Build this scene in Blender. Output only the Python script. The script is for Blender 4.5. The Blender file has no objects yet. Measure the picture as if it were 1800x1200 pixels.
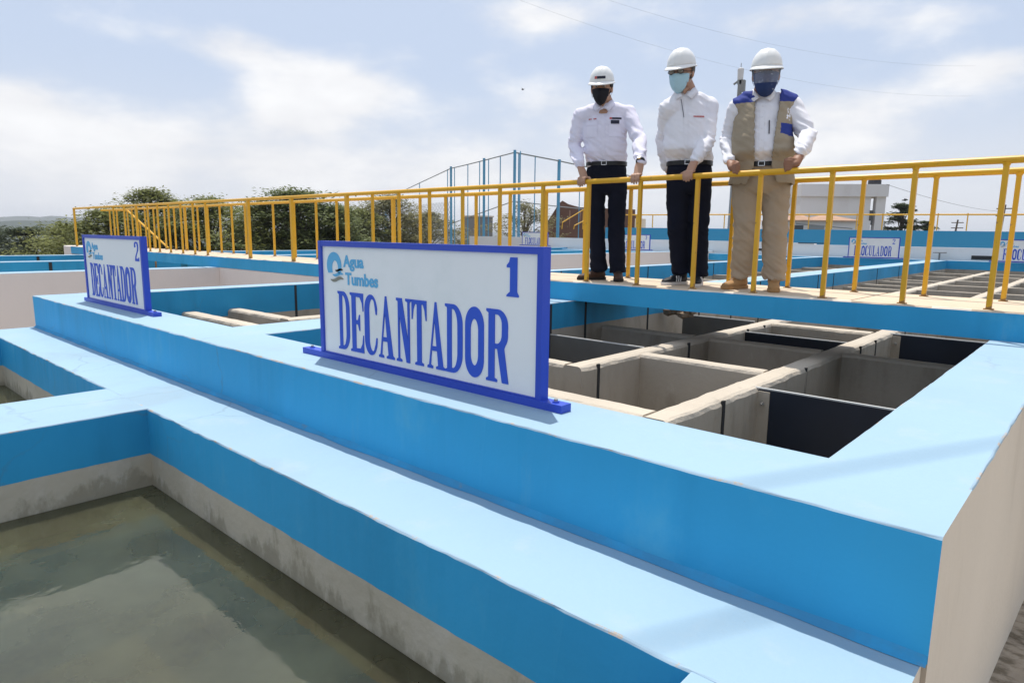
import bpy, bmesh, math, random
from math import sin, cos, pi, radians, sqrt, atan2, exp
from mathutils import Vector, Matrix, noise
random.seed(7)
sc = bpy.context.scene
COL = sc.collection

# ------------------------------------------------------------------ camera
cd = bpy.data.cameras.new('camera')
cam = bpy.data.objects.new('camera', cd)
COL.objects.link(cam)
Rv, Uv, Fv = Vector((0.740066, 0.672428, 0.011965)), Vector((-0.115792, 0.109873, 0.987178)), Vector((-0.662492, 0.731962, -0.159175))
cam.matrix_world = Matrix(((Rv.x, Uv.x, -Fv.x, 0), (Rv.y, Uv.y, -Fv.y, 0), (Rv.z, Uv.z, -Fv.z, 0.6), (0, 0, 0, 1)))
cd.sensor_width = 36
cd.lens = 23.469
cd.clip_start = 0.02
cd.clip_end = 20000
sc.camera = cam

# ------------------------------------------------------------------ sun, sky, exposure
SUN_DIR = Vector((-0.27, 0.235, 1.0)).normalized()
SUN_EL = math.asin(SUN_DIR.z)
SUN_AZ = atan2(SUN_DIR.x, SUN_DIR.y)          # clockwise-negative from +Y
sl = bpy.data.lights.new('sun', 'SUN')
sl.energy = 3.6
sl.angle = radians(0.6)
sl.color = (1.0, 0.955, 0.88)
so = bpy.data.objects.new('sun', sl)
so.rotation_euler = SUN_DIR.to_track_quat('Z', 'Y').to_euler()
so.location = (0, 0, 30)
COL.objects.link(so)

sc.view_settings.view_transform = 'Standard'
sc.view_settings.look = 'None'
sc.view_settings.exposure = 0.3
sc.view_settings.gamma = 1.0
sc.view_settings.use_curve_mapping = False

def build_world():
    w = bpy.data.worlds.new('World')
    sc.world = w
    w.use_nodes = True
    nt = w.node_tree
    nt.nodes.clear()
    N = nt.nodes.new
    L = nt.links.new
    out = N('ShaderNodeOutputWorld')
    bg = N('ShaderNodeBackground')
    bg.inputs['Strength'].default_value = 0.088
    L(bg.outputs[0], out.inputs[0])
    sky = N('ShaderNodeTexSky')
    sky.sky_type = 'NISHITA'
    sky.sun_disc = False
    sky.sun_elevation = SUN_EL
    sky.sun_rotation = SUN_AZ
    sky.altitude = 0
    sky.air_density = 1.0
    sky.dust_density = 2.2
    sky.ozone_density = 1.0
    tc = N('ShaderNodeTexCoord')
    sep = N('ShaderNodeSeparateXYZ')
    L(tc.outputs['Generated'], sep.inputs[0])

    def M(op, a, b=None, c=None, clamp=False):
        n = N('ShaderNodeMath')
        n.operation = op
        n.use_clamp = clamp
        for i, v in enumerate((a, b, c)):
            if v is None:
                continue
            if isinstance(v, (int, float)):
                n.inputs[i].default_value = v
            else:
                L(v, n.inputs[i])
        return n.outputs[0]
    X, Y, Z = sep.outputs[0], sep.outputs[1], sep.outputs[2]
    # azimuth left of +Y and elevation, in degrees
    az = M('MULTIPLY', M('ARCTAN2', M('MULTIPLY', X, -1), Y), 57.2958)
    el = M('MULTIPLY', M('ARCSINE', Z), 57.2958)
    # noise on a flat cloud deck projected above the place
    zz = M('ADD', M('MAXIMUM', Z, 0.0), 0.16)
    comb = N('ShaderNodeCombineXYZ')
    L(M('DIVIDE', X, zz), comb.inputs[0])
    L(M('DIVIDE', Y, zz), comb.inputs[1])
    nz = N('ShaderNodeTexNoise')
    nz.inputs['Scale'].default_value = 1.15
    nz.inputs['Detail'].default_value = 7
    nz.inputs['Roughness'].default_value = 0.52
    L(comb.outputs[0], nz.inputs['Vector'])
    comb2 = N('ShaderNodeCombineXYZ')
    L(M('MULTIPLY', az, 0.055), comb2.inputs[0])
    L(M('MULTIPLY', el, 0.11), comb2.inputs[1])
    nz2 = N('ShaderNodeTexNoise')
    nz2.inputs['Scale'].default_value = 2.1
    nz2.inputs['Detail'].default_value = 8
    nz2.inputs['Roughness'].default_value = 0.55
    L(comb2.outputs[0], nz2.inputs['Vector'])
    # cumulus banks: (azimuth, elevation, half-width, half-height, weight)
    banks = [(64.3, 13.6, 4.7, 1.6, 1.0), (56.5, 10.9, 6.0, 2.1, 1.15), (59.7, 8.4, 4.7, 1.5, .6), (72.3, 6.3, 9.5, 2.4, .95), (77.4, 8.6, 2.2, 1.6, .7), (75.9, 2.8, 8.3, 2.3, .7), (59.8, 5.0, 6.9, 2.6, .8), (39.7, 16.8, 6.8, 1.7, .9),
             (37.2, 10.1, 6.0, 2.1, .85), (44.7, 13.5, 4.2, 1.7, .4), (47.1, 5.1, 7.5, 2.6, .7), (20.6, 15.8, 5.5, 1.5, .9), (11.4, 14.8, 3.7, 1.0, .5), (17.0, 9.4, 6.9, 1.9, .85), (8.1, 11.3, 3.5, 1.3, 1.0), (16.0, 6.2, 9.5, 2.0, .6), (32.9, 3.9, 13.7, 2.7, .6),
             (50, 24, 12, 3, .7), (20, 27, 14, 4, .8), (90, 22, 14, 5, .9), (100, 9, 12, 5, .9), (-8, 12, 10, 4, .9), (-35, 10, 16, 6, .9)]
    acc = None
    for a, e, wa, he, wt in banks:
        dx = M('DIVIDE', M('SUBTRACT', az, a), wa)
        dy = M('DIVIDE', M('SUBTRACT', el, e), he)
        q = M('ADD', M('MULTIPLY', dx, dx), M('MULTIPLY', dy, dy))
        g = M('MULTIPLY', M('POWER', 2.71828, M('MULTIPLY', q, -0.9)), wt)
        acc = g if acc is None else M('ADD', acc, g)
    body = M('ADD', M('MULTIPLY', acc, 0.88), M('MULTIPLY', M('SUBTRACT', nz2.outputs[0], 0.5), 1.7))
    body = M('ADD', body, M('MULTIPLY', M('SUBTRACT', nz.outputs[0], 0.5), 0.5))
    mr = N('ShaderNodeMapRange')
    mr.interpolation_type = 'SMOOTHSTEP'
    mr.inputs['From Min'].default_value = 0.16
    mr.inputs['From Max'].default_value = 0.95
    L(body, mr.inputs['Value'])
    # clouds over the rest of the dome, from the deck noise alone
    mr2 = N('ShaderNodeMapRange')
    mr2.interpolation_type = 'SMOOTHSTEP'
    mr2.inputs['From Min'].default_value = 0.46
    mr2.inputs['From Max'].default_value = 0.66
    L(nz.outputs[0], mr2.inputs['Value'])
    high = M('MULTIPLY', M('SUBTRACT', el, 21), 0.1, clamp=True)
    mask = M('MAXIMUM', mr.outputs[0], M('MULTIPLY', mr2.outputs[0], high), clamp=True)
    # horizon murk
    mh = N('ShaderNodeMapRange')
    mh.interpolation_type = 'SMOOTHSTEP'
    mh.inputs['From Min'].default_value = 13.0
    mh.inputs['From Max'].default_value = -1.0
    L(el, mh.inputs['Value'])
    # thin veil everywhere, keeps the blue pale
    veil = N('ShaderNodeMix')
    veil.data_type = 'RGBA'
    veil.inputs['Factor'].default_value = 0.80
    veil.inputs['B'].default_value = (5.9, 6.9, 8.7, 1)
    L(sky.outputs[0], veil.inputs['A'])
    m1 = N('ShaderNodeMix')
    m1.data_type = 'RGBA'
    m1.inputs['B'].default_value = (8.1, 8.2, 8.5, 1)
    L(M('MULTIPLY', mh.outputs[0], 0.9), m1.inputs['Factor'])
    L(veil.outputs['Result'], m1.inputs['A'])
    # cloud colour: white tops, grey bellies
    shade = N('ShaderNodeMapRange')
    shade.inputs['From Min'].default_value = 0.35
    shade.inputs['From Max'].default_value = 0.68
    shade.inputs['To Min'].default_value = 8.2
    shade.inputs['To Max'].default_value = 9.6
    L(nz2.outputs[0], shade.inputs['Value'])
    cc = N('ShaderNodeCombineColor')
    L(shade.outputs[0], cc.inputs[0])
    L(M('MULTIPLY', shade.outputs[0], 1.0), cc.inputs[1])
    L(M('ADD', M('MULTIPLY', shade.outputs[0], 0.9), 1.0), cc.inputs[2])
    m2 = N('ShaderNodeMix')
    m2.data_type = 'RGBA'
    L(M('MULTIPLY', mask, 0.93), m2.inputs['Factor'])
    L(m1.outputs['Result'], m2.inputs['A'])
    L(cc.outputs[0], m2.inputs['B'])
    L(m2.outputs['Result'], bg.inputs['Color'])
build_world()

# ------------------------------------------------------------------ materials
MAT = {}
def mat(name, col, rough=0.8, spec=0.3, var=0.0, vscale=4.0, col2=None, thr=(0.45, 0.62), bump=0.0, bscale=60.0, metal=0.0, extra=None, det=6, stretch=None):
    """procedural principled material: base colour, large value variation, a second colour in noise patches, fine relief"""
    m = bpy.data.materials.new(name)
    m.use_nodes = True
    nt = m.node_tree
    b = nt.nodes['Principled BSDF']
    b.inputs['Roughness'].default_value = rough
    b.inputs['Metallic'].default_value = metal
    b.inputs['Specular IOR Level'].default_value = spec
    N = nt.nodes.new
    L = nt.links.new
    tc = N('ShaderNodeTexCoord')
    src = tc.outputs['Object']
    if stretch:
        mp = N('ShaderNodeMapping')
        mp.inputs['Scale'].default_value = stretch
        L(src, mp.inputs[0])
        vec = mp.outputs[0]
    else:
        vec = src
    rgb = N('ShaderNodeRGB')
    rgb.outputs[0].default_value = (*col, 1)
    cur = rgb.outputs[0]
    if col2 is not None:
        n = N('ShaderNodeTexNoise')
        n.inputs['Scale'].default_value = vscale
        n.inputs['Detail'].default_value = det
        n.inputs['Roughness'].default_value = 0.62
        L(vec, n.inputs['Vector'])
        r = N('ShaderNodeMapRange')
        r.interpolation_type = 'SMOOTHSTEP'
        r.inputs['From Min'].default_value = thr[0]
        r.inputs['From Max'].default_value = thr[1]
        L(n.outputs[0], r.inputs['Value'])
        mx = N('ShaderNodeMix')
        mx.data_type = 'RGBA'
        mx.inputs['B'].default_value = (*col2, 1)
        L(r.outputs[0], mx.inputs['Factor'])
        L(cur, mx.inputs['A'])
        cur = mx.outputs['Result']
    if var > 0:
        n = N('ShaderNodeTexNoise')
        n.inputs['Scale'].default_value = vscale * 0.37
        n.inputs['Detail'].default_value = 5
        L(src, n.inputs['Vector'])
        r = N('ShaderNodeMapRange')
        r.inputs['From Min'].default_value = 0.25
        r.inputs['From Max'].default_value = 0.75
        r.inputs['To Min'].default_value = 1 - var
        r.inputs['To Max'].default_value = 1 + var
        L(n.outputs[0], r.inputs['Value'])
        mx = N('ShaderNodeVectorMath')
        mx.operation = 'SCALE'
        L(cur, mx.inputs[0])
        L(r.outputs[0], mx.inputs['Scale'])
        cur = mx.outputs[0]
    if extra:
        cur = extra(nt, cur, src) or cur
    L(cur, b.inputs['Base Color'])
    if bump > 0:
        n = N('ShaderNodeTexNoise')
        n.inputs['Scale'].default_value = bscale
        n.inputs['Detail'].default_value = 6
        L(vec, n.inputs['Vector'])
        bp = N('ShaderNodeBump')
        bp.inputs['Strength'].default_value = bump
        bp.inputs['Distance'].default_value = 0.01
        L(n.outputs[0], bp.inputs['Height'])
        L(bp.outputs[0], b.inputs['Normal'])
    MAT[name] = m
    return m

def patches(col, scale, lo, hi, stretch=(1, 1, 1), amount=1.0, zfade=None):
    """irregular marks of another colour; zfade=(z0,z1) keeps them where they belong on the wall (dirt line, edge chips)"""
    def f(nt, cur, src):
        N = nt.nodes.new
        L = nt.links.new
        mp = N('ShaderNodeMapping')
        mp.inputs['Scale'].default_value = stretch
        L(src, mp.inputs[0])
        n = N('ShaderNodeTexNoise')
        n.inputs['Scale'].default_value = scale
        n.inputs['Detail'].default_value = 8
        n.inputs['Roughness'].default_value = 0.65
        L(mp.outputs[0], n.inputs['Vector'])
        r = N('ShaderNodeMapRange')
        r.interpolation_type = 'SMOOTHSTEP'
        r.inputs['From Min'].default_value = lo
        r.inputs['From Max'].default_value = hi
        r.inputs['To Max'].default_value = amount
        fac = n.outputs[0]
        if zfade:
            sp = N('ShaderNodeSeparateXYZ')
            L(src, sp.inputs[0])
            zr = N('ShaderNodeMapRange')
            zr.inputs['From Min'].default_value = zfade[0]
            zr.inputs['From Max'].default_value = zfade[1]
            zr.inputs['To Min'].default_value = 0.25
            zr.inputs['To Max'].default_value = 0.0
            L(sp.outputs[2], zr.inputs['Value'])
            ad = N('ShaderNodeMath')
            ad.operation = 'ADD'
            L(fac, ad.inputs[0])
            L(zr.outputs[0], ad.inputs[1])
            fac = ad.outputs[0]
        L(fac, r.inputs['Value'])
        mx = N('ShaderNodeMix')
        mx.data_type = 'RGBA'
        mx.inputs['B'].default_value = (*col, 1)
        L(r.outputs[0], mx.inputs['Factor'])
        L(cur, mx.inputs['A'])
        return mx.outputs['Result']
    return f
def chain(*fs):
    def f(nt, cur, src):
        for g in fs:
            cur = g(nt, cur, src)
        return cur
    return f

def cracks(scale, amount, col=(0.12, 0.12, 0.12)):
    """hairline cracks, present only here and there"""
    def f(nt, cur, src):
        N = nt.nodes.new
        L = nt.links.new
        nz = N('ShaderNodeTexNoise')
        nz.inputs['Scale'].default_value = 3.0
        nz.inputs['Detail'].default_value = 5
        L(src, nz.inputs['Vector'])
        ad = N('ShaderNodeMix')
        ad.data_type = 'RGBA'
        ad.inputs['Factor'].default_value = 0.25
        L(src, ad.inputs['A'])
        L(nz.outputs['Color'], ad.inputs['B'])
        vo = N('ShaderNodeTexVoronoi')
        vo.feature = 'DISTANCE_TO_EDGE'
        vo.inputs['Scale'].default_value = scale * 1.3
        L(ad.outputs['Result'], vo.inputs['Vector'])
        r = N('ShaderNodeMapRange')
        r.inputs['From Min'].default_value = 0.010
        r.inputs['From Max'].default_value = 0.002
        L(vo.outputs['Distance'], r.inputs['Value'])
        n2 = N('ShaderNodeTexNoise')
        n2.inputs['Scale'].default_value = 0.9
        L(src, n2.inputs['Vector'])
        r2 = N('ShaderNodeMapRange')
        r2.inputs['From Min'].default_value = 0.5
        r2.inputs['From Max'].default_value = 0.6
        r2.inputs['To Max'].default_value = amount
        L(n2.outputs[0], r2.inputs['Value'])
        mu = N('ShaderNodeMath')
        mu.operation = 'MULTIPLY'
        L(r.outputs[0], mu.inputs[0])
        L(r2.outputs[0], mu.inputs[1])
        mx = N('ShaderNodeMix')
        mx.data_type = 'RGBA'
        mx.inputs['B'].default_value = (*col, 1)
        L(mu.outputs[0], mx.inputs['Factor'])
        L(cur, mx.inputs['A'])
        return mx.outputs['Result']
    return f

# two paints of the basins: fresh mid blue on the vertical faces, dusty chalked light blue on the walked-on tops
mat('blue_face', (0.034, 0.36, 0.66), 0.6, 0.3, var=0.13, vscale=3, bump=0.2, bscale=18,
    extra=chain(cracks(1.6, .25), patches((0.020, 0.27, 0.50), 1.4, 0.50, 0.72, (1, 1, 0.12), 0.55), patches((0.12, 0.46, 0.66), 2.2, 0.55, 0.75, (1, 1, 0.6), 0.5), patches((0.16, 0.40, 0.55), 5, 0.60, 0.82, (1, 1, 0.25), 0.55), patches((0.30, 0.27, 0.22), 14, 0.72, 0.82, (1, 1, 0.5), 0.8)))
mat('blue_face_shaded', (0.026, 0.31, 0.57), 0.6, 0.3, var=0.15, vscale=3, bump=0.2, bscale=18,  # same face blue, shade put into the colour for faces turned from the light
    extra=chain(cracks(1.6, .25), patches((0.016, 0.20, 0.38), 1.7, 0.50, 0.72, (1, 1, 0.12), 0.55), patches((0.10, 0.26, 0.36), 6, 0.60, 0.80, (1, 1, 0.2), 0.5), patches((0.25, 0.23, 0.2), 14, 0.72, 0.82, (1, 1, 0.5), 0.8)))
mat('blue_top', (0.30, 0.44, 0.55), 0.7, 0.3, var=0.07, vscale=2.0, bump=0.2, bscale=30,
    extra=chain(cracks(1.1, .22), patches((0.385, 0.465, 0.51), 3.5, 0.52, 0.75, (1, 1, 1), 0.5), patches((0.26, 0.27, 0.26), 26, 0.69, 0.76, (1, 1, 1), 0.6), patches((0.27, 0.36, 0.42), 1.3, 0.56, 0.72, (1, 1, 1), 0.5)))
mat('edge_chip', (0.325, 0.45, 0.55), 0.8, 0.2, extra=chain(patches((0.46, 0.40, 0.34), 12, 0.56, 0.61, (1, 1, 1), 1.0)))
mat('concrete', (0.43, 0.375, 0.305), 0.9, 0.2, var=0.16, vscale=3, bump=0.35, bscale=30,
    extra=chain(patches((0.28, 0.235, 0.18), 3.2, 0.48, 0.70, (1, 1, 0.4), 0.7), patches((0.50, 0.45, 0.38), 9, 0.58, 0.74, (1, 1, 0.6), 0.6)))
mat('concrete_wet', (0.48, 0.425, 0.335), 0.8, 0.3, var=0.15, vscale=3, bump=0.5, bscale=22,
    extra=chain(patches((0.55, 0.50, 0.43), 4.5, 0.50, 0.68, (1, 1, 0.8), 0.6), patches((0.24, 0.21, 0.15), 8, 0.56, 0.72, (1, 1, .5), 0.65, zfade=(-0.69, -0.56))))
mat('concrete_top', (0.53, 0.465, 0.38), 0.9, 0.2, var=0.10, vscale=5, bump=0.5, bscale=45,
    extra=chain(patches((0.33, 0.29, 0.24), 9, 0.56, 0.74, (1, 1, 1), 0.65)))
mat('beige_paint', (0.78, 0.70, 0.585), 0.85, 0.2, var=0.08, vscale=2, bump=0.25, bscale=30,
    extra=chain(patches((0.60, 0.53, 0.43), 2.2, 0.50, 0.75, (1, 1, 0.5), 0.5)))
mat('rubble', (0.24, 0.18, 0.13), 0.95, 0.1, var=0.3, vscale=12, bump=0.6, bscale=40)
mat('pale_plaster', (0.76, 0.69, 0.65), 0.9, 0.2, var=0.05, vscale=1, bump=0.15, bscale=20,
    extra=chain(patches((0.60, 0.53, 0.49), 1.6, 0.52, 0.8, (1, 1, 0.35), 0.5)))
mat('walk_deck', (0.60, 0.49, 0.365), 0.85, 0.2, var=0.07, vscale=3, bump=0.35, bscale=40,
    extra=chain(patches((0.46, 0.36, 0.26), 7, 0.55, 0.75, (1, 1, 1), 0.5)))
mat('white_wall', (0.74, 0.73, 0.72), 0.9, 0.2, var=0.06, vscale=0.8,
    extra=chain(patches((0.45, 0.43, 0.40), 0.9, 0.56, 0.78, (1, 1, 2.5), 0.55)))
mat('grime', (0.060, 0.28, 0.50), 0.9, 0.2, extra=chain(patches((0.045, 0.35, 0.64), 5, 0.40, 0.7), patches((0.22, 0.26, 0.27), 9, 0.58, 0.75, (1, 1, 1), .6)))
mat('slot_dark', (0.045, 0.045, 0.045), 0.9, 0.1)
mat('sheet_navy', (0.010, 0.016, 0.030), 0.28, 0.5, var=0.3, vscale=6, bump=0.05, bscale=8,
    extra=chain(patches((0.05, 0.055, 0.06), 9, 0.66, 0.80, (1, 1, 1), 0.7)))
mat('sheet_grey', (0.115, 0.115, 0.11), 0.5, 0.4, var=0.3, vscale=6)
mat('sheet_edge', (0.62, 0.62, 0.60), 0.5, 0.4)
mat('galvanised', (0.35, 0.34, 0.32), 0.45, 0.5, metal=0.5)
mat('yellow_paint', (0.74, 0.40, 0.016), 0.38, 0.45, var=0.08, vscale=6,
    extra=chain(patches((0.30, 0.12, 0.02), 18, 0.69, 0.76, (1, 1, 1), 0.8), patches((0.22, 0.11, 0.05), 30, 0.62, 0.72, (1, 1, 1), 0.8, zfade=(0.0, 0.10))))
mat('sign_blue', (0.030, 0.075, 0.50), 0.4, 0.4, var=0.06, vscale=8, extra=chain(patches((0.35, 0.38, 0.6), 26, 0.74, 0.80, (1, 1, 1), 0.7)))
mat('sign_letter', (0.035, 0.105, 0.60), 0.5, 0.3)
mat('sign_white', (0.90, 0.90, 0.89), 0.45, 0.4, var=0.03, vscale=2, extra=chain(patches((0.74, 0.78, 0.76), 2.0, 0.5, 0.75, (1, 1, 1), 0.6), patches((0.55, 0.55, 0.52), 9, 0.66, 0.8, (1, 1, .3), 0.4)))
mat('logo_blue', (0.13, 0.46, 0.74), 0.5, 0.3)
mat('logo_black', (0.02, 0.025, 0.03), 0.5, 0.3)
mat('logo_sand', (0.26, 0.25, 0.20), 0.5, 0.3)
mat('silt', (0.28, 0.235, 0.10), 0.9, 0.1, var=0.3, vscale=2, col2=(0.10, 0.095, 0.05))
mat('soil', (0.30, 0.235, 0.165), 0.95, 0.1, var=0.2, vscale=0.15, col2=(0.11, 0.12, 0.05), thr=(0.48, 0.6))
mat('gravel', (0.40, 0.34, 0.27), 0.95, 0.1, var=0.2, vscale=8, col2=(0.20, 0.165, 0.12), bump=0.9, bscale=70)
mat('hill_scrub', (0.05, 0.065, 0.05), 1, 0.0, var=0.25, vscale=0.004, col2=(0.14, 0.135, 0.10), thr=(0.5, 0.7))
mat('fence_blue', (0.10, 0.33, 0.52), 0.5, 0.4, var=0.1, vscale=2)
mat('fence_wire', (0.25, 0.27, 0.28), 0.6, 0.3)
mat('far_blue', (0.05, 0.31, 0.56), 0.7, 0.2, var=0.07, vscale=0.7)
mat('bldg_white', (0.66, 0.65, 0.65), 0.9, 0.1, var=0.05, vscale=0.4, extra=chain(patches((0.5, 0.47, 0.46), 0.5, 0.5, 0.8, (1, 1, 0.3), 0.5)))
mat('roof_tile', (0.42, 0.27, 0.19), 0.9, 0.1, var=0.15, vscale=3)
mat('roof_brown', (0.155, 0.085, 0.062), 0.95, 0.1, var=0.2, vscale=1.5)
mat('glass_dark', (0.05, 0.055, 0.06), 0.2, 0.5)
mat('tank_black', (0.03, 0.03, 0.035), 0.5, 0.3)
mat('bark', (0.11, 0.085, 0.06), 0.95, 0.1, var=0.2, vscale=8, bump=0.4, bscale=20)
mat('pole_grey', (0.24, 0.24, 0.24), 0.8, 0.2, var=0.1, vscale=3)
mat('wire_black', (0.06, 0.06, 0.06), 0.6, 0.2)
mat('skin_1', (0.43, 0.25, 0.165), 0.55, 0.35, var=0.06, vscale=20)
mat('skin_2', (0.43, 0.245, 0.165), 0.55, 0.35, var=0.06, vscale=20)
mat('skin_3', (0.28, 0.135, 0.08), 0.55, 0.35, var=0.06, vscale=20)
mat('hair_dark', (0.018, 0.015, 0.014), 0.6, 0.3, bump=0.5, bscale=200)
mat('hair_grey', (0.10, 0.095, 0.09), 0.6, 0.3, bump=0.5, bscale=200)
mat('shirt_white', (0.80, 0.79, 0.83), 0.85, 0.15, var=0.02, vscale=10, bump=0.15, bscale=120)
mat('shirt_lilac', (0.77, 0.75, 0.87), 0.85, 0.15, var=0.02, vscale=10, bump=0.15, bscale=120)
mat('trouser_navy', (0.008, 0.010, 0.020), 0.9, 0.15, var=0.2, vscale=8, bump=0.2, bscale=120)
mat('trouser_tan', (0.40, 0.315, 0.225), 0.9, 0.15, var=0.08, vscale=6, bump=0.2, bscale=120,
    extra=chain(patches((0.10, 0.05, 0.035), 13, 0.735, 0.76, (1, 1, 1), 0.8)))
mat('vest_tan', (0.35, 0.29, 0.21), 0.9, 0.15, var=0.10, vscale=8, bump=0.25, bscale=100)
mat('vest_blue', (0.035, 0.055, 0.26), 0.8, 0.2)
mat('helmet_white', (0.80, 0.80, 0.78), 0.28, 0.5)
mat('mask_black', (0.012, 0.012, 0.016), 0.8, 0.2)
mat('mask_blue', (0.42, 0.63, 0.72), 0.85, 0.2, bump=0.3, bscale=60, stretch=(0.2, 0.2, 3))
mat('mask_navy', (0.025, 0.045, 0.13), 0.8, 0.2, extra=chain(patches((0.55, 0.6, 0.68), 17, 0.62, 0.66, (1, 1, 2), 0.9)))
mat('eye_white', (0.6, 0.58, 0.55), 0.3, 0.4)
mat('eye_dark', (0.02, 0.012, 0.01), 0.2, 0.5)
mat('belt_black', (0.012, 0.012, 0.012), 0.4, 0.4)
mat('metal_bright', (0.6, 0.6, 0.6), 0.25, 0.5, metal=1.0)
mat('shoe_brown', (0.070, 0.036, 0.022), 0.6, 0.3, var=0.15, vscale=20)
mat('sole_dark', (0.03, 0.025, 0.022), 0.8, 0.2)
mat('shoe_black', (0.012, 0.014, 0.018), 0.6, 0.3)
mat('sole_white', (0.68, 0.66, 0.64), 0.7, 0.2)
mat('boot_tan', (0.37, 0.215, 0.095), 0.8, 0.2, var=0.15, vscale=20)
mat('print_red', (0.50, 0.10, 0.10), 0.7, 0.2)
mat('print_dark', (0.03, 0.03, 0.05), 0.7, 0.2)
mat('leaf_olive', (0.175, 0.19, 0.065), 0.65, 0.2)
mat('leaf_green', (0.145, 0.17, 0.07), 0.65, 0.2)
mat('leaf_dark', (0.065, 0.085, 0.045), 0.65, 0.2)
mat('leaf_pale', (0.22, 0.21, 0.11), 0.7, 0.2)

def translucent_leaf(m, t=0.35):
    nt = m.node_tree
    b = nt.nodes['Principled BSDF']
    rnd = nt.nodes.new('ShaderNodeNewGeometry')
    hs = nt.nodes.new('ShaderNodeHueSaturation')
    mr = nt.nodes.new('ShaderNodeMapRange')
    mr.inputs['To Min'].default_value = 0.75
    mr.inputs['To Max'].default_value = 1.45
    nt.links.new(rnd.outputs['Random Per Island'], mr.inputs['Value'])
    nt.links.new(mr.outputs[0], hs.inputs['Value'])
    src = b.inputs['Base Color'].links[0].from_socket
    nt.links.new(src, hs.inputs['Color'])
    nt.links.new(hs.outputs[0], b.inputs['Base Color'])
    tr = nt.nodes.new('ShaderNodeBsdfTranslucent')
    nt.links.new(hs.outputs[0], tr.inputs[0])
    mx = nt.nodes.new('ShaderNodeMixShader')
    mx.inputs[0].default_value = t
    nt.links.new(b.outputs[0], mx.inputs[1])
    nt.links.new(tr.outputs[0], mx.inputs[2])
    nt.links.new(mx.outputs[0], nt.nodes['Material Output'].inputs[0])
for k in ('leaf_olive', 'leaf_green', 'leaf_dark', 'leaf_pale'):
    translucent_leaf(MAT[k])

def clear_plastic(name, tint, alpha):
    m = bpy.data.materials.new(name)
    m.use_nodes = True
    nt = m.node_tree
    nt.nodes.clear()
    o = nt.nodes.new('ShaderNodeOutputMaterial')
    t = nt.nodes.new('ShaderNodeBsdfTransparent')
    t.inputs[0].default_value = (*tint, 1)
    g = nt.nodes.new('ShaderNodeBsdfGlossy')
    g.inputs['Roughness'].default_value = 0.12
    d = nt.nodes.new('ShaderNodeBsdfDiffuse')
    d.inputs[0].default_value = (0.45, 0.5, 0.6, 1)
    a = nt.nodes.new('ShaderNodeMixShader')
    a.inputs[0].default_value = 0.35
    nt.links.new(d.outputs[0], a.inputs[1])
    nt.links.new(g.outputs[0], a.inputs[2])
    x = nt.nodes.new('ShaderNodeMixShader')
    x.inputs[0].default_value = alpha
    nt.links.new(t.outputs[0], x.inputs[1])
    nt.links.new(a.outputs[0], x.inputs[2])
    nt.links.new(x.outputs[0], o.inputs[0])
    MAT[name] = m
clear_plastic('visor_clear', (0.92, 0.95, 1.0), 0.22)
clear_plastic('lens_clear', (0.6, 0.6, 0.62), 0.3)

def water_mat():
    m = bpy.data.materials.new('murky_water')
    m.use_nodes = True
    nt = m.node_tree
    nt.nodes.clear()
    N = nt.nodes.new
    L = nt.links.new
    o = N('ShaderNodeOutputMaterial')
    tc = N('ShaderNodeTexCoord')
    n1 = N('ShaderNodeTexNoise')
    n1.inputs['Scale'].default_value = 2.2
    n1.inputs['Detail'].default_value = 5
    L(tc.outputs['Object'], n1.inputs['Vector'])
    n2 = N('ShaderNodeTexNoise')
    n2.inputs['Scale'].default_value = 13
    n2.inputs['Detail'].default_value = 4
    L(tc.outputs['Object'], n2.inputs['Vector'])
    bp = N('ShaderNodeBump')
    bp.inputs['Strength'].default_value = 0.10
    bp.inputs['Distance'].default_value = 0.05
    L(n1.outputs[0], bp.inputs['Height'])
    bp2 = N('ShaderNodeBump')
    bp2.inputs['Strength'].default_value = 0.045
    bp2.inputs['Distance'].default_value = 0.02
    L(n2.outputs[0], bp2.inputs['Height'])
    L(bp.outputs[0], bp2.inputs['Normal'])
    mxc = N('ShaderNodeMix')
    mxc.data_type = 'RGBA'
    mxc.inputs['A'].default_value = (0.105, 0.110, 0.068, 1)
    mxc.inputs['B'].default_value = (0.050, 0.045, 0.024, 1)
    mr = N('ShaderNodeMapRange')
    mr.inputs['From Min'].default_value = 0.35
    mr.inputs['From Max'].default_value = 0.7
    L(n1.outputs[0], mr.inputs['Value'])
    L(mr.outputs[0], mxc.inputs['Factor'])
    d = N('ShaderNodeSubsurfaceScattering')
    d.inputs['Radius'].default_value = (0.22, 0.22, 0.16)
    d.inputs['Scale'].default_value = 1.0
    L(mxc.outputs['Result'], d.inputs[0])
    t = N('ShaderNodeBsdfTransparent')
    t.inputs[0].default_value = (0.55, 0.50, 0.28, 1)
    a = N('ShaderNodeMixShader')
    a.inputs[0].default_value = 0.42
    L(d.outputs[0], a.inputs[1])
    L(t.outputs[0], a.inputs[2])
    g = N('ShaderNodeBsdfGlossy')
    g.inputs['Roughness'].default_value = 0.02
    g.inputs['Color'].default_value = (0.88, 0.92, 0.80, 1)
    L(bp2.outputs[0], g.inputs['Normal'])
    fr = N('ShaderNodeFresnel')
    fr.inputs['IOR'].default_value = 1.85
    L(bp2.outputs[0], fr.inputs['Normal'])
    x = N('ShaderNodeMixShader')
    L(fr.outputs[0], x.inputs[0])
    L(a.outputs[0], x.inputs[1])
    L(g.outputs[0], x.inputs[2])
    L(x.outputs[0], o.inputs[0])
    MAT['murky_water'] = m
water_mat()

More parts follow.
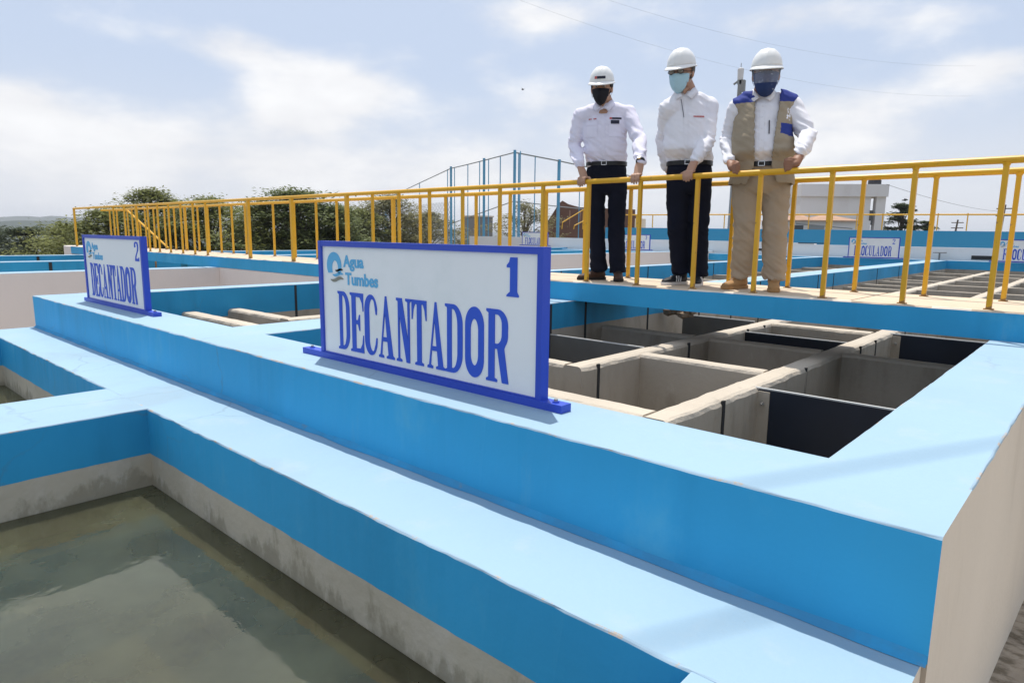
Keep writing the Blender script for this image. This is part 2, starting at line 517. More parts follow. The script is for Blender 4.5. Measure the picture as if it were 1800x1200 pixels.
# ------------------------------------------------------------------ mesh helpers
class MB:
    def __init__(s):
        s.v = []; s.f = []; s.m = []; s.mats = []
    def mi(s, name):
        if name not in s.mats:
            s.mats.append(name)
        return s.mats.index(name)
    def face(s, idx, m):
        s.f.append(tuple(idx)); s.m.append(s.mi(m))
    def box(s, x0, x1, y0, y1, z0, z1, m, top=None, faces=None):
        b = len(s.v)
        s.v += [(x0, y0, z0), (x1, y0, z0), (x1, y1, z0), (x0, y1, z0), (x0, y0, z1), (x1, y0, z1), (x1, y1, z1), (x0, y1, z1)]
        fm = dict(bottom=m, top=top or m, front=m, right=m, back=m, left=m)
        if faces: fm.update(faces)
        s.face((b, b + 3, b + 2, b + 1), fm['bottom'])
        s.face((b + 4, b + 5, b + 6, b + 7), fm['top'])
        s.face((b, b + 1, b + 5, b + 4), fm['front'])
        s.face((b + 1, b + 2, b + 6, b + 5), fm['right'])
        s.face((b + 2, b + 3, b + 7, b + 6), fm['back'])
        s.face((b + 3, b, b + 4, b + 7), fm['left'])
    def tube(s, pts, rad, m, n=10, caps=True, flat=None):
        """tapered tube along points; rad number or list; hemispherical-ish caps"""
        pts = [Vector(p) for p in pts]
        if not isinstance(rad, (list, tuple)):
            rad = [rad] * len(pts)
        if caps == 'round':
            a = (pts[0] - pts[1]).normalized(); z = (pts[-1] - pts[-2]).normalized()
            r0, r1 = rad[0], rad[-1]
            pts = [pts[0] + a * r0, pts[0] + a * r0 * .8, pts[0] + a * r0 * .4] + pts + [pts[-1] + z * r1 * .4, pts[-1] + z * r1 * .8, pts[-1] + z * r1]
            rad = [r0 * .05, r0 * .6, r0 * .917] + list(rad) + [r1 * .917, r1 * .6, r1 * .05]
        up = None
        rings = []
        for i, p in enumerate(pts):
            t = (pts[min(i + 1, len(pts) - 1)] - pts[max(i - 1, 0)]).normalized()
            if up is None:
                up = Vector((0, 0, 1)) if abs(t.z) < .9 else Vector((1, 0, 0))
            a = (up - t * up.dot(t)).normalized()
            up = a
            b = t.cross(a)
            base = len(s.v)
            fa, fb = (1, 1) if not flat else flat
            for k in range(n):
                th = 2 * pi * k / n
                s.v.append(tuple(p + a * cos(th) * rad[i] * fa + b * sin(th) * rad[i] * fb))
            rings.append(base)
        for i in range(len(rings) - 1):
            for k in range(n):
                k2 = (k + 1) % n
                s.face((rings[i] + k, rings[i] + k2, rings[i + 1] + k2, rings[i + 1] + k), m)
        if caps:
            s.face([rings[0] + k for k in range(n)][::-1], m)
            s.face([rings[-1] + k for k in range(n)], m)
    def loft(s, rings, m, n=28, caps=True, power=2.0):
        """rings: (centre, axisA vector, axisB vector); superellipse sections"""
        bs = []
        for c, A, B in rings:
            c, A, B = Vector(c), Vector(A), Vector(B)
            bs.append(len(s.v))
            for k in range(n):
                th = 2 * pi * k / n
                ca, sa = cos(th), sin(th)
                ca = math.copysign(abs(ca) ** (2 / power), ca); sa = math.copysign(abs(sa) ** (2 / power), sa)
                s.v.append(tuple(c + A * ca + B * sa))
        for i in range(len(bs) - 1):
            for k in range(n):
                k2 = (k + 1) % n
                s.face((bs[i] + k, bs[i] + k2, bs[i + 1] + k2, bs[i + 1] + k), m)
        if caps:
            s.face([bs[0] + k for k in range(n)][::-1], m)
            s.face([bs[-1] + k for k in range(n)], m)
    def sphere(s, c, r, m, A=None, B=None, C=None, nu=14, nv=10):
        A = A or Vector((1, 0, 0)); B = B or Vector((0, 1, 0)); C = C or Vector((0, 0, 1))
        r = (r, r, r) if isinstance(r, (int, float)) else r
        c = Vector(c)
        rings = []
        for j in range(nv + 1):
            ph = -pi / 2 + pi * j / nv
            rr = max(cos(ph), .02)
            rings.append((c + C * (sin(ph) * r[2]), A * r[0] * rr, B * r[1] * rr))
        s.loft(rings, m, n=nu)
    def mesh(s, name):
        me = bpy.data.meshes.new(name)
        me.from_pydata(s.v, [], s.f)
        for k in s.mats:
            me.materials.append(MAT[k])
        for p, i in zip(me.polygons, s.m):
            p.material_index = i
        me.update()
        return me
    def build(s, name, parent=None, smooth=False, fix=True, loc=None):
        me = s.mesh(name)
        if fix:
            bm = bmesh.new(); bm.from_mesh(me)
            bmesh.ops.recalc_face_normals(bm, faces=bm.faces)
            bm.to_mesh(me); bm.free()
        if smooth:
            for p in me.polygons:
                p.use_smooth = True
        return link(name, me, parent)

def link(name, me, parent=None):
    o = bpy.data.objects.new(name, me)
    COL.objects.link(o)
    if parent is not None:
        o.parent = parent
        o.matrix_parent_inverse = parent.matrix_world.inverted() if parent.location.length == 0 else Matrix.Translation(-parent.location)
    return o
def thing(name, label, cat, loc=(0, 0, 0), group=None):
    o = bpy.data.objects.new(name, None)
    COL.objects.link(o)
    o.empty_display_size = .1
    o.location = loc
    o['label'] = label; o['category'] = cat
    if group: o['group'] = group
    return o
def tag(o, label, cat, group=None):
    o['label'] = label; o['category'] = cat
    if group: o['group'] = group
    return o
def structure(o):
    o['kind'] = 'structure'
    return o
def stuff(o):
    o['kind'] = 'stuff'
    return o

def rough_beam(mb, axis, a0, a1, c0, c1, ztop, zbot, m_top, m_side, rad=0.012, jit=0.004, zsplit=None, m_low=None, step=0.06, seed=0.0, sides=None, ends=None, sharp1=False):
    """wall along x ('x') or y ('y') from a0 to a1, across c0..c1, with worn, slightly wavy arrises.
    sides: materials for (low-side, high-side) faces; zsplit: paint ends there and m_low goes on"""
    sA, sB = sides or (m_side, m_side)
    m_low = m_low or m_side
    prof = [('c', c0, zbot, None)]
    zs = zsplit if zsplit is not None else None
    P = []   # (u, z, mat of segment to the NEXT point, jitterflag)
    P.append((c0, zbot, m_low if zs is not None else sA, 0))
    if zs is not None:
        P.append((c0, zs, sA, 0.5))
    P.append((c0, ztop - rad, 'E', 1))
    P.append((c0 + rad * .35, ztop - rad * .3, 'E', 1))
    P.append((c0 + rad, ztop, m_top, 1))
    if sharp1:
        P.append((c1, ztop, sB, 0))
    else:
        P.append((c1 - rad, ztop, 'E', 1))
        P.append((c1 - rad * .35, ztop - rad * .3, 'E', 1))
        P.append((c1, ztop - rad, sB, 1))
    if zs is not None:
        P.append((c1, zs, m_low, 0.5))
    P.append((c1, zbot, m_low, 0))
    n = max(2, int(abs(a1 - a0) / step))
    bases = []
    for i in range(n + 1):
        a = a0 + (a1 - a0) * i / n
        bases.append(len(mb.v))
        for j, (u, z, mm, jf) in enumerate(P):
            q = noise.noise_vector(Vector((a * 9 + seed, u * 7 + j * .35, z * 5 + seed))) + 0.6 * noise.noise_vector(Vector((a * 31 + seed, u * 7 + j * .2, 4.1)))
            du, dz = q.x * jit * jf, q.z * jit * jf * .6
            if abs(z - ztop) < 1e-6: dz *= .25
            if jf == .5: du = 0; dz = q.z * .004
            mb.v.append((a, u + du, z + dz) if axis == 'x' else (u + du, a, z + dz))
    k = len(P)
    for i in range(n):
        for j in range(k - 1):
            mm = P[j][2]
            if mm == 'E': mm = 'edge_chip' if m_top.startswith('blue') else m_top
            mb.face((bases[i] + j, bases[i] + j + 1, bases[i + 1] + j + 1, bases[i + 1] + j), mm)
    em = ends or m_side
    mb.face([bases[0] + j for j in range(k)], em)
    mb.face([bases[-1] + j for j in range(k)][::-1], em)

def remeshed(mb, name, voxel, smooth_it=4, fac=.5):
    """one continuous closed surface from overlapping volumes"""
    me = mb.mesh(name + '_raw')
    o = bpy.data.objects.new(name + '_raw', me)
    COL.objects.link(o)
    md = o.modifiers.new('r', 'REMESH'); md.mode = 'VOXEL'; md.voxel_size = voxel; md.use_smooth_shade = True
    if smooth_it:
        sm = o.modifiers.new('s', 'SMOOTH'); sm.factor = fac; sm.iterations = smooth_it
    dg = bpy.context.evaluated_depsgraph_get()
    out = bpy.data.meshes.new_from_object(o.evaluated_get(dg))
    out.name = name
    bpy.data.objects.remove(o); bpy.data.meshes.remove(me)
    for p in out.polygons: p.use_smooth = True
    return out
# ------------------------------------------------------------------ ground, hills
YW0, YW1, ZW = 4.915, 5.86, 0.178          # walkway front edge, back edge, deck level
mb = MB()
n = 90
def gz(x, y):
    # terrace round the plant, falling away to a valley on the far left
    d = max(0.0, -x - 19)
    base = -2.3 - min(d * 0.10, 30) + 1.2 * noise.noise(Vector((x * .02, y * .02, 0)))
    return base
xs = [-4000, -2600, -1700, -1100, -700, -450, -300, -200, -140, -100, -75, -60, -48, -40, -34, -28, -23, -19, -10, 0, 20, 50, 100, 250, 700, 2000, 4000]
ys = [-3000, -1500, -600, -200, -80, -30, 0, 30, 45, 60, 80, 110, 160, 240, 400, 700, 1200, 2000, 3000, 4500]
idx = {}
for i, x in enumerate(xs):
    for j, y in enumerate(ys):
        idx[i, j] = len(mb.v)
        mb.v.append((x, y, gz(x, y)))
for i in range(len(xs) - 1):
    for j in range(len(ys) - 1):
        mb.face((idx[i, j], idx[i + 1, j], idx[i + 1, j + 1], idx[i, j + 1]), 'soil')
structure(mb.build('ground', smooth=True))
# far ridges beyond the valley
def ridge(name, az0, az1, dist, h, seed, z0=-60):
    mb = MB()
    K = 80
    rows = []
    for r_ in range(6):
        row = []
        for i in range(K + 1):
            a = radians(az0 + (az1 - az0) * i / K)
            f = r_ / 5
            D = dist * (0.80 + 0.2 * f)
            env = sin(pi * min(1, max(0, i / K))) ** .4
            hh = h * env * (0.62 + 0.5 * noise.fractal(Vector((i * .09 + seed, seed, 0)), 1, 2, 5))
            z = z0 + (hh - z0) * (f ** .8) + (3 * noise.noise(Vector((i * .4, r_ * 1.1, seed))) * (dist / 800) if 0 < r_ < 5 else 0)
            row.append(len(mb.v))
            mb.v.append((-sin(a) * D, cos(a) * D, z))
        rows.append(row)
    for r_ in range(5):
        for i in range(K):
            mb.face((rows[r_][i], rows[r_][i + 1], rows[r_ + 1][i + 1], rows[r_ + 1][i]), 'hill_scrub')
    for i in range(K):      # back slope
        pass
    return structure(mb.build(name, smooth=True))
ridge('hills', 63, 112, 2600, 62, 3.3)
ridge('hills', 66, 118, 1300, 16, 9.1)
ridge('hills', 20, 70, 3200, 18, 5.4)

# sloping apron beside the right wall, where the photographer stands
mb = MB()
K = 40
for i in range(K + 1):
    y = -3 + 9.5 * i / K
    z = -0.50 - 0.216 * y if y > 0 else -0.50
    for x in (-0.215, 0.35, 1.2, 3.0, 6.0):
        mb.v.append((x, y, z + (0.02 * noise.noise(Vector((x * 3, y * 3, 0))))))
for i in range(K):
    for j in range(4):
        b = i * 5 + j
        mb.face((b, b + 1, b + 6, b + 5), 'gravel')
structure(mb.build('dirt_path'))

# ------------------------------------------------------------------ concrete basins
ZI = -0.27          # top of the inner baffle walls
# front parapet carrying the two big signs
mb = MB()
rough_beam(mb, 'x', -7.21, -0.205, 1.54, 1.90, 0, -1.3, 'blue_top', 'blue_face', rad=.006, jit=.0042, sides=('blue_face', 'blue_face_shaded'), zsplit=-0.285, m_low='concrete', ends='beige_paint', seed=1, step=.035, sharp1=True)
o = mb.build('basin_wall')
tag(o, 'long light blue parapet under the two big decantador signs, mid blue on its front face', 'wall')
# grime line left where the parapet meets the ledge
mb = MB()
K = 160
for i in range(K + 1):
    x = -7.205 + (6.9995) * i / K
    q = 1 + .5 * noise.noise(Vector((x * 5, 0, 0)))
    for (dy, dz) in ((0.0005, .018), (-.005, .009), (-.010, .004), (-.020, .0005)):
        mb.v.append((x, 1.54 + dy * q, -0.2815 + dz * q))
for i in range(K):
    for j in range(3):
        b = i * 4 + j
        mb.face((b, b + 1, b + 5, b + 4), 'grime')
mb.build('fillet', parent=o, smooth=True)
# lower ledge along the channel
mb = MB()
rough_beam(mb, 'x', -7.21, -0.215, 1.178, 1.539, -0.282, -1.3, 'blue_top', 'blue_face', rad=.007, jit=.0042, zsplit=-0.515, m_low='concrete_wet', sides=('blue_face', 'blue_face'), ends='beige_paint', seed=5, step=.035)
ledge = mb.build('channel_ledge')
tag(ledge, 'low light blue ledge running along the water channel below the parapet', 'ledge')
# cross walls of the channel (x = const)
def cross(name, x0, x1, y0, y1, label, seed, zt=-0.2825, zb=-1.3, zs=-0.515, low='concrete_wet', topm='blue_top', side='blue_face_shaded', cat='wall', step=.05, jit=.0022, group=None, sides=None):
    mb = MB()
    rough_beam(mb, 'y', y0, y1, x0, x1, zt, zb, topm, side, rad=.006, jit=jit, zsplit=zs, m_low=low, seed=seed, step=step, sides=sides)
    return tag(mb.build(name), label, cat, group)
cross('channel_cross_wall', -4.13, -3.52, -1.6, 1.179, 'wide light blue cross wall dividing the two water channels at the left edge', 11)
cross('channel_cross_wall', -7.21, -6.71, -1.6, 1.179, 'light blue cross wall closing the far small channel at the left edge', 12)
mb = MB()
rough_beam(mb, 'y', -1.6, 1.178, -0.56, -0.215, -0.2825, -1.3, 'blue_top', 'blue_face_shaded', rad=.006, jit=.002, zsplit=-.515, m_low='concrete_wet', seed=15, sides=('blue_face_shaded', 'beige_paint'))
tag(mb.build('channel_end_wall'), 'light blue end wall of the channel at the bottom right corner', 'wall')
mb = MB()
rough_beam(mb, 'x', -7.21, -0.215, -2.0, -1.6, -0.2825, -1.3, 'blue_top', 'blue_face_shaded', rad=.006, jit=.002, zsplit=-.515, m_low='concrete_wet', seed=16, step=.1)
tag(mb.build('channel_near_wall'), 'light blue near wall of the channel behind the photographer', 'wall')
# channel floor, sunken ledge and water
mb = MB()
mb.box(-7.3, -0.215, -2.0, 1.55, -1.45, -1.25, 'silt')
structure(mb.build('channel_floor'))
mb = MB()
mb.box(-3.515, -3.30, -1.59, 1.172, -1.0, -0.80, 'silt')
tag(mb.build('sunken_step'), 'yellowish concrete step under the water along the channel cross wall', 'step')
for x0, x1 in ((-3.519, -0.561), (-6.709, -4.131)):
    me = bpy.data.meshes.new('water')
    me.from_pydata([(x0, -1.599, -.682), (x1, -1.599, -.682), (x1, 1.177, -.682), (x0, 1.177, -.682)], [], [(0, 1, 2, 3)])
    me.materials.append(MAT['murky_water'])
    structure(link('water', me))
# right hand side wall
mb = MB()
rough_beam(mb, 'y', 1.8995, 22.5, -0.54, -0.205, -0.0003, -1.9, 'blue_top', 'blue_face_shaded', rad=.007, jit=.0025, zsplit=-0.24, m_low='concrete', sides=('blue_face_shaded', 'beige_paint'), seed=21)
# the outer face is beige from top to foot
for i, p in enumerate(mb.f):
    if all(mb.v[k][0] > -0.235 and mb.v[k][2] < -0.004 for k in p): mb.m[i] = mb.mi('beige_paint')
tag(mb.build('basin_wall'), 'right hand side wall, light blue on top with a beige outer face', 'wall')
# long cross walls between the bays
cross('basin_wall', -4.10, -3.69, 1.8995, 22.5, 'light blue wall between the two bays, passing behind the number 1 sign and under the walkway', 22, zt=-.0003, zb=-1.9, zs=-.238, low='concrete')
cross('basin_wall', -7.24, -6.97, 1.8995, 22.5, 'light blue end wall behind the number 2 sign, running on beyond the walkway', 23, zt=-.0003, zb=-1.9, zs=-.30, low='concrete')
WC = cross('basin_wall', -11.30, -10.95, -3, 4.917, 'pinkish plastered wall with a thin light blue top left of the number 2 sign', 24, zt=0, zb=-2.2, zs=-.012, low='pale_plaster', side='pale_plaster', step=.15)
cross('basin_wall', -11.30, -10.95, 5.87, 26, 'pinkish plastered wall with a light blue top beyond the walkway, behind the number 1 sign', 25, zt=.085, zb=-2.2, zs=0.07, low='pale_plaster', side='pale_plaster', step=.3)
DL = []
DL.append((cross('basin_wall', -14.9, -14.55, -4, 4.90, 'nearer of the two dark blue basin walls at the left edge', 26, zt=0.0, zb=-1.5, zs=-.6, low='concrete', step=.15), -14.55, (-3, -1.2, 0.2, 1.65, 3.4)))
cross('basin_wall', -14.9, -14.55, 5.87, 24, 'blue basin wall beyond the walkway rail, nearer one left of the number 1 sign', 27, zt=0.04, zb=-1.5, zs=-.6, low='concrete', step=.3)
DL.append((cross('basin_wall', -17.9, -17.6, -4, 4.90, 'farther of the two dark blue basin walls at the left edge, in front of the trees', 28, zt=0.005, zb=-1.5, zs=-.6, low='concrete', step=.15), -17.6, (-2, 0.8, 2.3, 3.9)))
cross('basin_wall', -17.9, -17.6, 5.87, 27, 'farthest blue basin wall beyond the walkway rail, below the trees', 29, zt=0.05, zb=-1.5, zs=-.6, low='concrete', step=.3)
for w, x, ys_ in DL:
    mb = MB()
    for y in ys_:
        mb.box(x - .01, x + .012, y, y + .05, -.6, -.02, 'slot_dark')  # dark strip stands in for the shade inside a slot
    mb.build('slot_strip', parent=w)
# wall closing the gap under the walkway, left part
mb = MB()
rough_beam(mb, 'x', -11.30, -7.242, 4.918, 5.25, -0.002, -2.2, 'pale_plaster', 'pale_plaster', rad=.01, jit=.003, seed=31, step=.15)
tag(mb.build('support_wall'), 'pale plastered wall standing under the walkway behind the number 2 sign', 'wall')
# floors of the bays, deep in shade
mb = MB()
mb.box(-7.0, -0.5, 1.85, 22.5, -1.92, -1.85, 'concrete')
mb.box(-18, -7.2, -4, 26, -1.75, -1.7, 'concrete')
structure(mb.build('basin_floor'))
for x0, x1, y0, y1 in ((-3.688, -.542, 1.902, 22.498), (-6.968, -4.102, 1.902, 22.498)):
    me = bpy.data.meshes.new('water')
    me.from_pydata([(x0, y0, -1.30), (x1, y0, -1.30), (x1, y1, -1.30), (x0, y1, -1.30)], [], [(0, 1, 2, 3)])
    me.materials.append(MAT['murky_water'])
    structure(link('water', me))
# end wall of the flocculators, far side
mb = MB()
rough_beam(mb, 'x', -18.5, -0.205, 22.501, 22.75, 0.0, -1.9, 'blue_top', 'blue_face', rad=.01, jit=.003, zsplit=-.24, m_low='concrete', seed=33, step=.3)
tag(mb.build('basin_wall'), 'far blue end wall on which the floculador signs stand', 'wall')

def grid(name, label, walls, baffles, seed):
    """concrete inner walls: walls=(x0,x1,y0,y1), baffles=(y,thick,x0,x1)"""
    t = thing(name, label, 'baffle walls', (walls[0][0], walls[0][2], -1.85))
    for i, (x0, x1, y0, y1, zt) in enumerate(walls):
        mb = MB()
        rough_beam(mb, 'y', y0, y1, x0, x1, zt, -1.86, 'concrete_top', 'concrete', rad=.030, jit=.009, seed=seed + i * 3.1, step=.05 if y0 < 6 else .2)
        mb.build('dividing_wall', parent=t)
    for i, (y, th, x0, x1, zt) in enumerate(baffles):
        mb = MB()
        rough_beam(mb, 'x', x0, x1, y, y + th, zt, -1.86, 'concrete_top', 'concrete', rad=.026 if th > .07 else .008, jit=.008 if y < 8 else .004, seed=seed + 20 + i * 1.7, step=.05 if y < 8 else .25)
        mb.build('baffle_wall', parent=t)
    return t
W1 = (-1.66, -1.50); W2 = (-2.735, -2.575)
e = .004
near = grid('baffle_grid', 'open grid of rough beige concrete walls in the basin right of the number 1 sign',
     [(W1[0], W1[1], 2.775, 10.0, ZI), (W2[0], W2[1], 3.54, 10.0, ZI - .0015)],
     [(2.775, .165, -3.689, W1[0] + e, ZI - .001), (3.54, .12, -3.689, W2[0] + e, ZI - .001), (4.27, .12, W2[1] - e, W1[0] + e, ZI - .001), (6.80, .13, W2[1] - e, W1[0] + e, ZI - .001),
      (5.38, .10, -3.689, W2[0] + e, ZI - .002), (5.40, .10, W2[1] - e, W1[0] + e, ZI - .002), (5.42, .10, W1[1] - e, -.541, ZI - .002)], 40)
def fr(n_, y0, y1, s):
    random.seed(s)
    return [y0 + (y1 - y0) * (i + .5 * random.random() * (i > 0)) / n_ for i in range(n_)]
bl = []
for x0, x1, ysr in ((-3.689, W2[0] + e, (9.3, 10.5, 11.85, 13.0, 14.1, 15.4, 16.3, 18.35, 20.3)), (W2[1] - e, W1[0] + e, (9.9, 11.85, 13.3, 15.1, 16.9, 19.2, 21.0)), (W1[1] - e, -.541, (9.6, 11.5, 13.4, 15.3, 17.4, 19.6))):
    for y in ysr:
        bl.append((y, .06, x0, x1, ZI - .003))
grid('baffle_grid', 'thin pale baffle walls of the flocculator basin under the floculador 2 sign, beyond the walkway', [(W1[0], W1[1], 10.002, 22.3, ZI), (W2[0], W2[1], 10.002, 22.3, ZI)], bl, 70)
bl = []
for x0, x1, ysr in ((-6.969, -6.0, (8.2, 9.6, 11.2, 12.8, 14.6, 16.4, 18.4, 20.4)), (-5.86, -5.1, (7.6, 9.1, 10.6, 12.4, 14.2, 16, 18, 20)), (-4.96, -4.101, (7.0, 8.4, 10.2, 12, 13.8, 15.8, 17.9, 20.2))):
    for y in ysr:
        bl.append((y, .06, x0, x1, ZI - .003))
grid('baffle_grid', 'thin pale baffle walls of the middle basin beyond the walkway, behind the three men', [(-6.0, -5.86, 6.2, 22.3, ZI), (-5.1, -4.96, 6.2, 22.3, ZI)], bl, 90)
grid('baffle_grid', 'beige concrete baffle walls in the small basin between the two decantador signs', [(-5.90, -5.72, 3.2, 5.6, -.22)],
     [(2.72, .15, -6.969, -4.101, -.22), (3.2, .14, -6.969, -5.896, -.221), (4.1, .12, -5.724, -4.101, -.222)], 110)

# dark strips on the basin walls, coloured as the shade inside upright slots
def slots(label, lst):
    for x, ys_, z0, z1, s in lst:
        mb = MB()
        for y in ys_:
            if s > 0: mb.box(x - .01, x + .004, y, y + .028, z0, z1, 'slot_dark')
            else: mb.box(x - .004, x + .01, y, y + .028, z0, z1, 'slot_dark')
        stuff(mb.build('slot_strip', parent=label))
slots(near, [(W1[1], (3.35, 4.62, 5.9, 6.35, 7.4), -1.2, ZI - .004, 1), (W2[1], (3.72, 5.02, 6.2, 6.6), -1.2, ZI - .004, 1)])
wallA = bpy.data.objects['basin_wall.002']
slots(wallA, [(-3.69, (4.57, 5.09, 6.22, 7.4, 8.3, 9.2, 9.9, 11.6, 12.4, 13.6, 15.2, 17.0), -.9, -.012, 1)])
wallB = bpy.data.objects['basin_wall.003']
slots(wallB, [(-6.97, (3.98, 7.2, 8.9, 10.6, 11.7, 12.9, 14.6, 16.2, 18), -.9, -.012, 1)])

# removable dark sheets hanging in the slots
def sheet(x0, x1, y, zt, label, m='sheet_navy', zb=-1.6, bracket=True, edge=.007):
    t = thing('baffle_sheet', label, 'sheet', ((x0 + x1) / 2, y, zb), 'dark sheets slotted between the concrete walls')
    mb = MB(); mb.box(x0, x1, y, y + .012, zb, zt - .008, m); mb.build('sheet', parent=t)
    mb = MB(); mb.box(x0 - .03, x1, y - .001, y + .014, zt - .008, zt, 'sheet_edge'); mb.build('edge_strip', parent=t)
    if bracket:
        mb = MB(); mb.box(x0, x0 + .07, y - .012, y - .001, zb, zt - .02, 'concrete'); mb.build('guide_rail', parent=t)
        mb = MB(); mb.tube([(x0 + .035, y - .03, zt - .09), (x0 + .035, y - .012, zt - .09)], .011, 'galvanised', n=8)
        mb.tube([(x0 + .035, y - .045, zt - .09), (x0 + .035, y - .03, zt - .09)], .006, 'galvanised', n=6); mb.build('bolt', parent=t)
sheet(-1.50, -.541, 3.83, ZI - .005, 'large near black sheet hanging beside the light blue right wall, nearest of the sheets')
sheet(-1.50, -.541, 6.93, ZI - .002, 'dark navy sheet just below the walkway at the right wall')
sheet(-3.688, W2[0], 4.58, ZI - .005, 'translucent grey sheet just right of the number 1 sign', 'sheet_grey', bracket=False)
sheet(-3.55, W2[0], 6.75, ZI + .01, 'dark sheet under the walkway below the man with the surgical mask', 'sheet_grey', bracket=False)
sheet(W2[1], W1[0], 6.15, ZI - .02, 'dark sheet in the walkway shadow between the two middle dividing walls', bracket=False)

# broken lump of concrete under the walkway
mb = MB()
random.seed(5)
for k in range(9):
    c = Vector((-3.60 + random.uniform(0, .28), 6.55 + random.uniform(-.05, .05), -.24 + random.uniform(0, .07) * (1 - abs(k - 4) / 6)))
    r0 = random.uniform(.03, .06)
    mb.sphere(c, (r0 * 1.3, r0, r0 * .8), 'rubble', nu=5, nv=3)
for i, v in enumerate(mb.v):
    q = noise.noise_vector(Vector(v) * 22) * .018
    mb.v[i] = (v[0] + q.x, v[1] + q.y, v[2] + q.z)
tag(mb.build('concrete_rubble'), 'broken lump of crumbling concrete under the walkway edge below the middle man', 'rubble')

# ------------------------------------------------------------------ walkway slab
mb = MB()
x0, x1 = -18.95, 3.2
n = 420
P = [(YW0, 0.0, 'blue_face'), (YW0, ZW - .012, 'ridge'), (YW0 + .006, ZW - .002, 'ridge'), (YW0 + .014, ZW, 'walk_deck'), (YW1 - .01, ZW, 'walk_deck'), (YW1, ZW - .008, 'blue_face_shaded'), (YW1, 0.0, 'concrete'), (YW0, 0.0, 'x')]
bs = []
for i in range(n + 1):
    a = x0 + (x1 - x0) * i / n
    bs.append(len(mb.v))
    for j, (u, z, m_) in enumerate(P[:-1]):
        q = noise.noise_vector(Vector((a * 8, j * .6, 3.3)))
        k = .006 if 1 <= j <= 3 else .001
        ch = max(0, noise.noise(Vector((a * 2.2, 7.7, 0))) - .38) * .08 if j in (1, 2) else 0
        mb.v.append((a, u + q.x * k + ch, z + q.z * k * .5 - ch * .6))
for i in range(n):
    for j in range(7):
        m_ = P[j][2]
        if m_ == 'ridge': m_ = 'beige_paint' if noise.noise(Vector((i * .09, 0, 2))) > -.05 else 'walk_deck'
        j2 = (j + 1) % 7
        mb.face((bs[i] + j, bs[i] + j2, bs[i + 1] + j2, bs[i + 1] + j), m_)
mb.face([bs[0] + j for j in range(7)], 'pale_plaster'); mb.face([bs[-1] + j for j in range(7)][::-1], 'pale_plaster')
walk = structure(mb.build('walkway'))
# joints in the deck
mb = MB()
for x in (-12.1, -9.2, -6.4, -3.9, -1.35):
    mb.v += [(x, YW0 + .015, ZW + .001), (x + .012, YW0 + .015, ZW + .001), (x + .03, YW1 - .012, ZW + .001), (x + .018, YW1 - .012, ZW + .001)]
    b = len(mb.v) - 4
    mb.face((b, b + 1, b + 2, b + 3), 'roof_brown')
mb.build('deck_joint', parent=walk)
mb = MB()
rough_beam(mb, 'x', -19.6, -18.955, 4.93, 5.85, .178, -2.2, 'pale_plaster', 'pale_plaster', rad=.02, jit=.006, seed=51)
tag(mb.build('end_pier'), 'small pale block at the far left end of the walkway', 'pier')
# back slab lip seen as a thin line behind the deck
# ------------------------------------------------------------------ railings on the walkway
HR = 1.065
def railing(name, label, y, xs_, thick, xa, xb, rr=.0225, group=None, z0=ZW, zt=HR, m='yellow_paint'):
    t = thing(name, label, 'railing', (xa, y, z0), group)
    mb = MB()
    mb.tube([(xa, y, zt), (xb, y, zt)], rr, m, n=12); mb.build('handrail', parent=t, smooth=False)
    pm = MB(); pm.box(-.015, .015, -.014, .014, -.002, zt - z0 - rr * .8, m); pm.tube([(0, 0, zt - z0 - rr * 1.5), (0, 0, zt - z0 - rr * .6)], [.017, .026], m, n=8); pm.box(-.026, .026, -.022, .022, -.001, .007, m)
    me = pm.mesh('post')
    pm = MB(); pm.box(-.024, .024, -.02, .02, -.002, zt - z0 - rr * .5, m)
    me2 = pm.mesh('post')
    for x in xs_:
        o = link('post', me2 if x in thick else me, None)
        o.parent = t
        o.location = (x - xa, 0, 0)
    return t
front_x = [.94, .44, -.05, -.57, -1.04, -1.54, -2.04, -2.54, -3.06, -3.59, -4.12, -4.68, -5.22, -5.75, -6.29, -6.80, -7.34, -8.68, -9.95, -11.45, -11.95, -12.46, -13.0, -13.52, -14.0, -14.6, -15.27, -15.91, -18.62]
railing('walkway_railing', 'front yellow railing of the walkway, on which the men rest their hands', 4.965, front_x, (-7.34, -8.68, -9.95, -14.6, -18.62), -18.65, 3.1)
back_x = [.94, .44, -.06, -.58, -1.06, -1.54, -2.06, -2.58, -3.10, -3.63, -4.17, -4.70, -5.23, -5.78, -6.32, -6.81, -7.37, -8.72, -9.28, -9.95, -10.6, -11.59, -12.1, -12.58, -13.1, -13.55, -14.15, -14.69, -15.2, -15.8, -16.3, -17.1, -18.1, -18.6]
railing('walkway_railing', 'back yellow railing of the walkway, behind the men', 5.72, back_x, (-7.37, -9.95, -14.15), -18.65, 3.1, zt=HR - .005)
t = thing('stair_railing', 'slanting yellow stair handrail at the far left end of the walkway', 'railing', (-19.1, 6.0, .178))
mb = MB(); mb.tube([(-19.2, 5.72, 1.06), (-18.3, 6.02, 1.06), (-15.9, 6.02, .19)], .022, 'yellow_paint'); mb.build('handrail', parent=t)
for x, z in ((-18.3, 1.05), (-17.5, .76), (-16.7, .48)):
    mb = MB(); mb.box(x - .014, x + .014, 6.006, 6.034, -.3, z, 'yellow_paint'); mb.build('post', parent=t)
